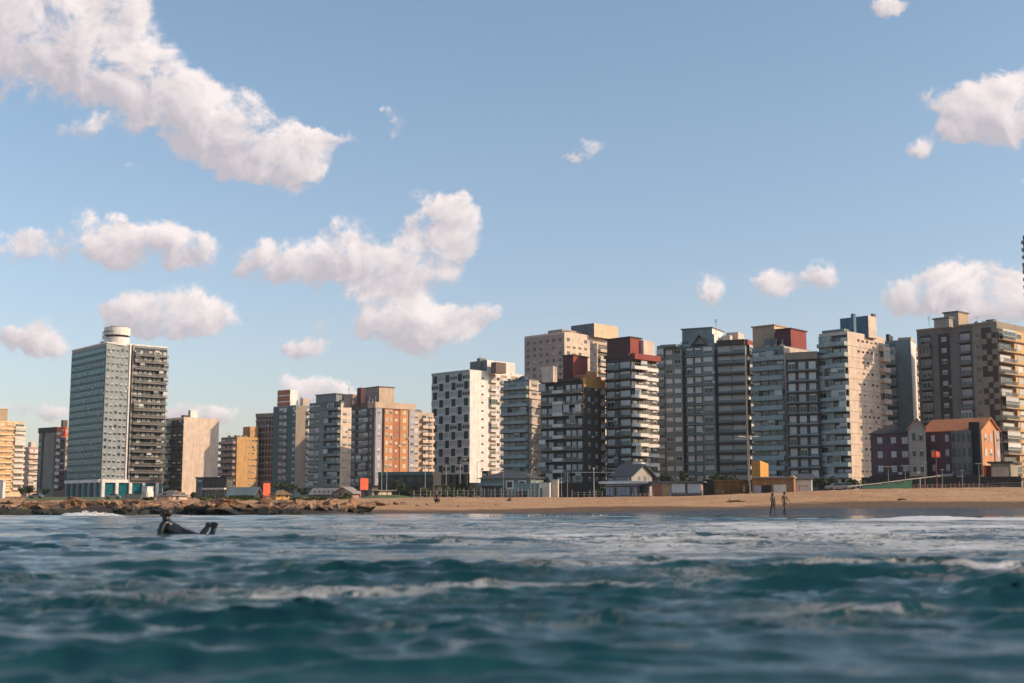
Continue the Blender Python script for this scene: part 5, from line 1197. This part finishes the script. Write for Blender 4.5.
def stand(px, Y, label, shoulder, hip, stride, armL, armR, cloth, turn, hairlong=False, h=1.72):
    x = U(px, 512) * Y; z = max(ground_z(x, Y), sea_h(x, Y) - .06, -.03) - .02
    s = h / 1.72; S = [.0]
    def q(a, b, c, r, r2=None): return (a * s, b * s, c * s, r * s, (r2 or r) * s)
    p = [q(0, 0, .93, hip, .10), q(0, -.01, 1.10, shoulder * .62, .085), q(0, .0, 1.28, shoulder * .74, .10), q(0, .01, 1.42, shoulder * .55, .07), q(0, 0, 1.50, .052), q(0, -.015, 1.58, .068, .078), q(0, -.02, 1.66, .078, .09), q(0, -.015, 1.725, .05, .055)]
    e = [(0,1),(1,2),(2,3),(3,4),(4,5),(5,6),(6,7)]
    for sg, f in ((-1, stride), (1, -stride)):       # legs walk along -y / +y
        i = len(p); p += [q(sg * .09, 0, .86, .085), q(sg * .10, f * .5 - .03, .48, .058), q(sg * .095, f + .05, .08, .038), q(sg * .10, f - .08, .03, .036, .03), q(sg*.10, f - .15, .025, .028, .02)]
        e += [(0, i), (i, i+1), (i+1, i+2), (i+2, i+3), (i+3, i+4)]
    for sg, (el, ha) in ((-1, armL), (1, armR)):
        i = len(p); p += [q(sg * shoulder * 1.05, 0, 1.40, .05), q(*el, .04), q(*ha, .028)]
        d = (Vector(ha) - Vector(el)).normalized(); hp = Vector(ha) + d * .07; p += [q(*hp, .032, .02)]
        e += [(3, i), (i, i+1), (i+1, i+2), (i+2, i+3)]
        for k in range(4):
            b0 = hp + Vector(((k - 1.5) * .016, 0, 0)); i2 = len(p); L0 = (.07, .08, .078, .06)[k]; p += [q(*(b0 + d * .03), .009), q(*(b0 + d * (.03 + L0)), .007)]; e += [(i + 3, i2), (i2, i2 + 1)]
        i2 = len(p); p += [q(*(hp + Vector((-sg * .03, -.02, 0))), .01), q(*(hp + Vector((-sg * .04, -.04, 0)) + d * .05), .008)]; e += [(i + 2, i2), (i2, i2 + 1)]
    o = skin('person', p, e, SKINM, None, 0, 1, (x, Y, z), turn); tag(o, label, 'person', 'pair walking in the shallows')
    hp_ = [(0, .01*s, 1.68*s, .088*s), (0, .05*s, 1.62*s, .075*s), (0, .06*s, (1.45 if hairlong else 1.55)*s, .06*s if hairlong else .05*s)]
    skin('hair', hp_, [(0,1),(1,2)], HAIR, o, 0, 1)
    mb = MB(); mb.tube([(0, -.09*s, 1.60*s), (0, -.125*s, 1.59*s), (0, -.10*s, 1.575*s)], [.012, .016, .01], SKINM, 5); mb.build('nose', o)
    if cloth == 'shorts':
        skin('swim_shorts', [(0,0,.98*s,(hip+.02)*s,.115*s),(0,0,.90*s,(hip+.02)*s,.12*s)] + [(sg*.095*s, (stride if sg < 0 else -stride)*k*s*.4, zz*s, .098*s) for sg in (-1,1) for k, zz in ((.3,.78),(.55,.58))], [(0,1),(1,2),(2,3),(1,4),(4,5)], SHORT, o, 0, 1)
    else:
        skin('swimsuit', [(0,0,.86*s,(hip+.012)*s,.105*s),(0,0,.95*s,(hip+.012)*s,.11*s),(0,-.01,1.10*s,(shoulder*.62+.012)*s,.095*s),(0,0,1.30*s,(shoulder*.75+.012)*s,.115*s)], [(0,1),(1,2),(2,3)], BIK, o, 0, 1)
    return o
stand(773, 99, 'slimmer bather with tied dark hair walking at left of the pair', .155, .125, .20, ((-.22, -.06, 1.14), (-.20, -.18, .94)), ((.22, .06, 1.14), (.24, .0, .92)), 'suit', R(28), True, 1.64)
stand(785, 99, 'taller bather in dark shorts walking at right of the pair', .185, .125, -.16, ((-.26, .05, 1.14), (-.27, -.05, .90)), ((.27, -.05, 1.14), (.34, -.16, .97)), 'shorts', R(40), False, 1.74)
# crouching person on the sand
Yc = 158; x = U(437.5, 502) * Yc; z = ground_z(x, Yc)
p = [(0, .05, .34, .13, .12), (0, -.05, .58, .13, .11), (0, -.16, .78, .15, .10), (0, -.22, .88, .10), (0, -.25, .96, .05), (0, -.29, 1.04, .07, .08), (0, -.30, 1.11, .075, .085), (0, -.29, 1.17, .05)]
e = [(0,1),(1,2),(2,3),(3,4),(4,5),(5,6),(6,7)]
for sg in (-1, 1):
    i = len(p); p += [(sg*.11, .0, .34, .09), (sg*.17, -.36, .50, .062), (sg*.15, -.12, .10, .042), (sg*.15, -.28, .04, .035, .03)]; e += [(0,i),(i,i+1),(i+1,i+2),(i+2,i+3)]
    i = len(p); p += [(sg*.19, -.20, .82, .05), (sg*.24, -.36, .60, .04), (sg*.12, -.52, .50, .03), (sg*.09, -.58, .46, .03, .02)]; e += [(3,i),(i,i+1),(i+1,i+2),(i+2,i+3)]
    for k in range(4): j = len(p); p += [(sg*.09 + (k-1.5)*.016, -.61, .44, .009), (sg*.09 + (k-1.5)*.016, -.65, .38 + .01*(k==0), .007)]; e += [(i+3,j),(j,j+1)]
    j = len(p); p += [(sg*.09 - sg*.035, -.58, .44, .010), (sg*.09 - sg*.05, -.61, .41, .008)]; e += [(i+2,j),(j,j+1)]
o = skin('person', p, e, SKINM, None, 0, 1, (x, Yc, z), R(-30)); o.scale = (1.1, 1.1, 1.25); tag(o, 'person in dark red crouching alone on the sand below the fence posts', 'person')
skin('hair', [(0,-.26,1.13,.085),(0,-.20,1.08,.075)], [(0,1)], HAIR, o, 0, 1)
skin('shirt', [(0,.03,.42,.145,.13),(0,-.05,.58,.147,.125),(0,-.16,.78,.165,.115),(0,-.21,.86,.13,.09)], [(0,1),(1,2),(2,3)], PINKT, o, 0, 1)
skin('trousers', [(0,.05,.33,.14,.13),(.12,.0,.34,.102),(.175,-.35,.49,.075),(.15,-.13,.14,.052),(-.12,.0,.34,.102),(-.175,-.35,.49,.075),(-.15,-.13,.14,.052)], [(0,1),(1,2),(2,3),(0,4),(4,5),(5,6)], SHORT, o, 0, 1)

# bodyboarder floating prone, head left, swim fins up on the right
Ys = 28.0; xs = U(187, 530) * Ys; zs = max(sea_h(xs + q * .2, Ys + r_) for q in range(-3, 4) for r_ in (-.3, 0)) - .07
# local: +x towards the feet, z above the water, y away from the camera
p = [(0.06, 0, .02, .12, .16), (-.12, 0, .06, .11, .145), (-.27, 0, .13, .135, .17), (-.41, 0, .22, .14, .18), (-.465, 0, .33, .115, .15), (-.46, 0, .41, .065, .07), (-.465, 0, .49, .072, .075), (-.455, 0, .565, .082, .085), (-.45, 0, .63, .06, .06)]
e = [(0,1),(1,2),(2,3),(3,4),(4,5),(5,6),(6,7),(7,8)]
for sg in (-1, 1):       # arms: shoulders, elbows in the water, forearms reaching forward
    i = len(p); p += [(-.48, sg*.19, .31, .068), (-.53, sg*.24, .08, .058), (-.64, sg*.16, -.02, .044), (-.72, sg*.10, -.03, .036, .025)]; e += [(4,i),(i,i+1),(i+1,i+2),(i+2,i+3)]
    for k in range(4):
        j = len(p); yy = sg*.10 + (k-1.5)*.02; L0 = (.06,.075,.07,.055)[k]; p += [(-.75, yy, -.03, .010), (-.75 - L0, yy, -.045, .008)]; e += [(i+3,j),(j,j+1)]
    j = len(p); p += [(-.70, sg*.10 - sg*.045, -.025, .011), (-.74, sg*.10 - sg*.065, -.03, .009)]; e += [(i+2,j),(j,j+1)]
    # thighs awash, knees, shins rising, ankles
    i = len(p); p += [(.17, sg*.09, .025, .10), (.32 + .04*sg, sg*.12, -.03, .075), (.41 + .10*sg, sg*.13, .03, .06), (.47 + .07*sg, sg*.12, .16, .055), (.515 + .045*sg, sg*.11, .26, .042)]; e += [(0,i),(i,i+1),(i+1,i+2),(i+2,i+3),(i+3,i+4)]
sf = skin('person', p, e, NEO, None, 0, 2, (xs, Ys, zs), R(4)); tag(sf, 'bodyboarder in black wetsuit floating prone with both swim fins raised', 'person')
skin('hair', [(-.445,0,.615,.095,.10),(-.415,0,.55,.09,.095),(-.405,0,.45,.07,.08)], [(0,1),(1,2)], HAIR, sf, 0, 2)
skin('face', [(-.50,0,.53,.05,.062),(-.505,0,.485,.042,.05),(-.495,0,.575,.045,.06)], [(0,1),(0,2)], SKINM, sf, 0, 2)
mb = MB(); mb.tube([(-.545,0,.55), (-.585,0,.525), (-.55,0,.515)], [.012,.018,.012], SKINM, 6); mb.build('nose', sf)
for sg in (-1, 1):
    mb = MB(); mb.tube([(-.548, sg*.032, .552), (-.562, sg*.032, .552)], .012, HAIR, 6); mb.build('eye', sf)
    mb = MB(); mb.tube([(-.465, sg*.09, .51), (-.45, sg*.105, .54), (-.455, sg*.09, .565)], [.012, .02, .012], SKINM, 6); mb.build('ear', sf)
mb = MB(); mb.tube([(-.545, -.025, .492), (-.553, 0, .49), (-.545, .025, .492)], .008, PINKT, 5); mb.build('mouth', sf)
skin('wetsuit_panel', [(-.50,-.02,.27,.10,.17),(-.47,-.02,.17,.10,.16)], [(0,1)], NEOG, sf, 0, 2)
for sg in (-1, 1):     # swim fins: blade with foot pocket on each raised foot
    a = Vector((.515 + .045*sg, sg*.11, .26)); mb = MB(); t = .07
    c0 = [(-.05, -.04), (.05, -.05), (.085, .05), (.03, .085), (-.06, .075), (-.075, .02)] if sg > 0 else [(-.06, -.05), (.045, -.03), (.05, .04), (.02, .09), (-.05, .06)]
    f0 = [a + Vector((x_, -t, z_)) for x_, z_ in c0]; f1 = [a + Vector((x_, t, z_)) for x_, z_ in c0]; n_ = len(c0)
    mb.face(f0, NEO); mb.face(f1[::-1], NEO)
    for i in range(n_): j = (i+1) % n_; mb.face([f0[j], f0[i], f1[i], f1[j]], NEO)
    mb.build('swim_fin', sf)

# ================================================================== surf spray
def spray(label, px0, px1, Y, pyT, n, seed, zb=.0):
    r = random.Random(seed); mb = MB(); m = mat('sea_foam', (.75, .74, .73), .6, .1, 3, streak=False)
    for i in range(n):
        t = r.random(); px = px0 + (px1 - px0) * t; Yq = Y + r.gauss(0, .9); x = U(px, 512) * Yq
        env = (math.sin(math.pi * t) ** .7) * (.55 + .45 * mnoise.noise((t * 7, seed, 0)) * 1.4)
        zt = (P(px, pyT, Yq).z) * max(.15, env); z = zb + (zt - zb) * r.random() ** 1.6
        s_ = r.uniform(.012, .055) * (1.2 - .6 * (z / max(.05, zt)))
        c_ = Vector((x, Yq, z)); d = [Vector((r.gauss(0, 1), r.gauss(0, 1), r.gauss(0, 1))).normalized() * s_ for _ in range(4)]
        i0 = len(mb.v); mb.v += [tuple(c_ + q) for q in d]; k = mb.mi(m)
        for f in ((0,1,2),(0,2,3),(0,3,1),(1,3,2)): mb.f.append([i0 + q for q in f]); mb.m.append(k)
    o = mb.build('sea_spray'); tag(o, label, 'spray', kind='stuff')
spray('white splash of a wave breaking on the left rocks', 64, 122, 84, 508.0, 5200, 1)
spray('white spray along the breaker in front of the right beach', 890, 1060, 58, 515.0, 1800, 2)
spray('low spray along the middle breaker', 400, 700, 78, 512.6, 900, 3)

# ================================================================== sun and sky
EL, AZ = R(25), R(-12)       # sun low on the right, a little to the camera side
sdir = Vector((math.cos(EL) * math.cos(AZ), math.cos(EL) * math.sin(AZ), math.sin(EL)))
sun = bpy.data.lights.new('sun', 'SUN'); sun.energy = 3.8; sun.angle = R(.5); sun.color = (1.0, .70, .44)
so = bpy.data.objects.new('sun', sun); COL.objects.link(so); so.rotation_euler = (-sdir).to_track_quat('-Z', 'Y').to_euler(); so.location = (300, 0, 200)
world = bpy.data.worlds.new('World'); scene.world = world; world.use_nodes = True
nt = world.node_tree; L = nt.links; nt.nodes.clear()
out = N(nt, 'ShaderNodeOutputWorld'); bg = N(nt, 'ShaderNodeBackground'); L.new(bg.outputs[0], out.inputs[0])
sky = N(nt, 'ShaderNodeTexSky'); sky.sky_type = 'NISHITA'; sky.sun_disc = False; sky.sun_elevation = EL; sky.sun_rotation = R(90) - AZ
sky.air_density = 1.0; sky.dust_density = 1.2; sky.ozone_density = 1.6; sky.altitude = 0
bg.inputs['Strength'].default_value = .15
tc = N(nt, 'ShaderNodeTexCoord'); sp = N(nt, 'ShaderNodeSeparateXYZ'); L.new(tc.outputs['Generated'], sp.inputs[0])
yy = mth(nt, 'MAXIMUM', sp.outputs['Y'], .06)
u = mth(nt, 'DIVIDE', sp.outputs['X'], yy); v = mth(nt, 'DIVIDE', sp.outputs['Z'], yy)
cv = N(nt, 'ShaderNodeCombineXYZ'); L.new(u, cv.inputs[0]); L.new(v, cv.inputs[1])
w1 = N(nt, 'ShaderNodeTexNoise', _Scale=27.0, _Detail=4.0, _Roughness=.62); L.new(cv.outputs[0], w1.inputs['Vector'])
def vop(op, a, b):
    n = nt.nodes.new('ShaderNodeVectorMath'); n.operation = op
    for i, x in enumerate((a, b)):
        if isinstance(x, tuple): n.inputs[i].default_value = x
        else: L.new(x, n.inputs[i])
    return n
wc = vop('SUBTRACT', w1.outputs['Color'], (.5, .5, .5)); wm = vop('MULTIPLY', wc.outputs[0], (.040, .034, 0)); pos = vop('ADD', cv.outputs[0], wm.outputs[0]).outputs[0]
CL = [(20,35,95,58,1.1),(95,52,62,46,1),(60,0,88,40,1.1),(148,88,50,36,1),(118,18,26,22,.8),(195,115,50,34,1),(232,128,48,32,1),(268,148,50,28,1),(276,176,42,18,.9),(300,150,34,22,.9),(334,135,30,8,.8),(132,164,18,9,.5),(95,128,40,12,.6),
      (100,240,38,24,1),(145,242,44,24,1),(190,248,32,20,.95),(22,246,28,15,.9),(165,312,50,24,1),(198,320,40,18,1),(140,316,30,16,.9),(36,335,28,16,.9),(56,348,22,12,.8),
      (255,264,32,20,.9),(300,262,40,24,1),(343,246,28,26,1),(362,272,44,24,1),(420,268,44,28,1),(442,232,36,34,1),(456,212,22,16,.9),(385,318,54,26,1),(425,328,46,20,1),(474,316,30,13,.9),(307,345,22,12,.95),(222,352,11,6,.6),
      (305,388,32,16,1),(325,394,26,12,1),(345,392,14,9,.8),(590,145,20,14,.85),(573,158,13,10,.75),(391,124,12,15,.75),(711,290,13,18,.85),(774,282,28,16,.95),(820,276,22,17,.85),(888,5,20,13,.9),
      (985,115,56,36,1),(1012,98,40,32,1),(955,128,20,12,.7),(1024,184,8,10,.7),(925,292,50,22,1),(968,284,46,24,1),(1012,298,46,24,1),(945,306,50,16,.9),(923,150,11,16,.75),(195,414,34,14,.8),(14,412,46,12,.6),(60,416,24,8,.5),(215,420,20,10,.6),
      (-120,120,90,60,1),(1180,220,90,50,1),(250,-190,170,70,1),(620,-330,150,60,.9),(900,-180,150,60,.9),(480,-620,260,110,1),(60,-560,190,100,1),(1000,-600,240,100,1),(330,-330,120,50,.9),(760,-430,140,60,.9),(60,-300,120,60,.9),(200,-950,300,140,1),(820,-950,320,140,1)]  # mostly out-of-view clouds, added to tint the reflections in the sea
acc = None; accv = None
for (px, py, rx, ry, wgt) in CL:
    uc, vc = U(px, py), V(py); d = vop('SUBTRACT', pos, (uc, vc, 0)).outputs[0]
    qv = vop('MULTIPLY', d, (F / rx * .92, F / ry * .92, 0)).outputs[0]; dd = vop('DOT_PRODUCT', qv, qv).outputs['Value']
    t = mth(nt, 'MAXIMUM', mth(nt, 'SUBTRACT', 1.0, mth(nt, 'MULTIPLY', dd, .40)), 0.0)     # compact bump
    t = mth(nt, 'MULTIPLY', t, t)
    t = mth(nt, 'MULTIPLY', t, wgt * 1.12)
    tv = mth(nt, 'MULTIPLY', t, vop('DOT_PRODUCT', qv, (.5, 1, 0)).outputs['Value'])
    acc = t if acc is None else mth(nt, 'ADD', acc, t); accv = tv if accv is None else mth(nt, 'ADD', accv, tv)
n1 = N(nt, 'ShaderNodeTexNoise', _Scale=24.0, _Detail=8.0, _Roughness=.64, _Distortion=.4); L.new(cv.outputs[0], n1.inputs['Vector'])
n2 = N(nt, 'ShaderNodeTexNoise', _Scale=24.0, _Detail=3.0, _Roughness=.55, _Distortion=.4)
L.new(vop('ADD', cv.outputs[0], (.007, .009, 0)).outputs[0], n2.inputs['Vector'])
accc = mth(nt, 'MINIMUM', acc, 1.0)
dens = mth(nt, 'ADD', mth(nt, 'ADD', accc, mth(nt, 'MULTIPLY', mth(nt, 'SUBTRACT', w1.outputs[0], .5), 1.9)), mth(nt, 'MULTIPLY', mth(nt, 'SUBTRACT', n1.outputs[0], .5), 2.1))
alpha = ramp(nt, dens, .34, .98)
alpha = mth(nt, 'MULTIPLY', alpha, ramp(nt, accc, .03, .30))
alpha = mth(nt, 'MULTIPLY', alpha, ramp(nt, sp.outputs['Y'], .08, .2))
hv = mth(nt, 'DIVIDE', accv, mth(nt, 'ADD', acc, .08))
relief = mth(nt, 'SUBTRACT', n1.outputs[0], n2.outputs[0])
shade = mth(nt, 'ADD', mth(nt, 'ADD', .45, mth(nt, 'MULTIPLY', hv, .62)), mth(nt, 'MULTIPLY', relief, 2.0), clamp=True)
cc = mix(nt, shade, (3.3, 3.05, 3.3), (6.0, 5.35, 5.2))
gr = ramp(nt, v, .0, .42)
skyt = mix(nt, 1.0, sky.outputs[0], mix(nt, gr, (1.04, .925, .94), (.98, 1.03, 1.0)), 'MULTIPLY')
hsv = N(nt, 'ShaderNodeHueSaturation'); hsv.inputs['Saturation'].default_value = .93; hsv.inputs['Value'].default_value = 1.0; L.new(skyt, hsv.inputs['Color']); skyt = hsv.outputs[0]
L.new(mix(nt, mth(nt, 'MULTIPLY', alpha, .96), skyt, cc), bg.inputs['Color'])

# ================================================================== air
mb = MB(); hz = bpy.data.materials.new('sea_haze'); hz.use_nodes = True; hz.node_tree.nodes.remove(hz.node_tree.nodes['Principled BSDF'])
pv = N(hz.node_tree, 'ShaderNodeVolumePrincipled'); pv.inputs['Color'].default_value = (.80, .88, .95, 1); pv.inputs['Density'].default_value = HAZE; pv.inputs['Anisotropy'].default_value = .2
hz.node_tree.links.new(pv.outputs[0], hz.node_tree.nodes['Material Output'].inputs['Volume'])
mb.box(-5300, 5300, -2600, 2450, -3.0, 125, hz); tag(mb.build('haze'), 'thin pale sea haze in front of the towers', 'haze', kind='stuff')

# ================================================================== render settings
scene.view_settings.view_transform = 'Standard'; scene.view_settings.look = 'None'; scene.view_settings.gamma = 1; scene.view_settings.exposure = 0.2
scene.view_settings.use_curve_mapping = False
scene.cycles.use_denoising = True
try: scene.cycles.denoiser = 'OPENIMAGEDENOISE'
except Exception: pass
scene.cycles.sample_clamp_direct = 3.0; scene.cycles.sample_clamp_indirect = 2.0
scene.cycles.max_bounces = 5; scene.cycles.diffuse_bounces = 3; scene.cycles.glossy_bounces = 3; scene.cycles.caustics_reflective = False; scene.cycles.caustics_refractive = False
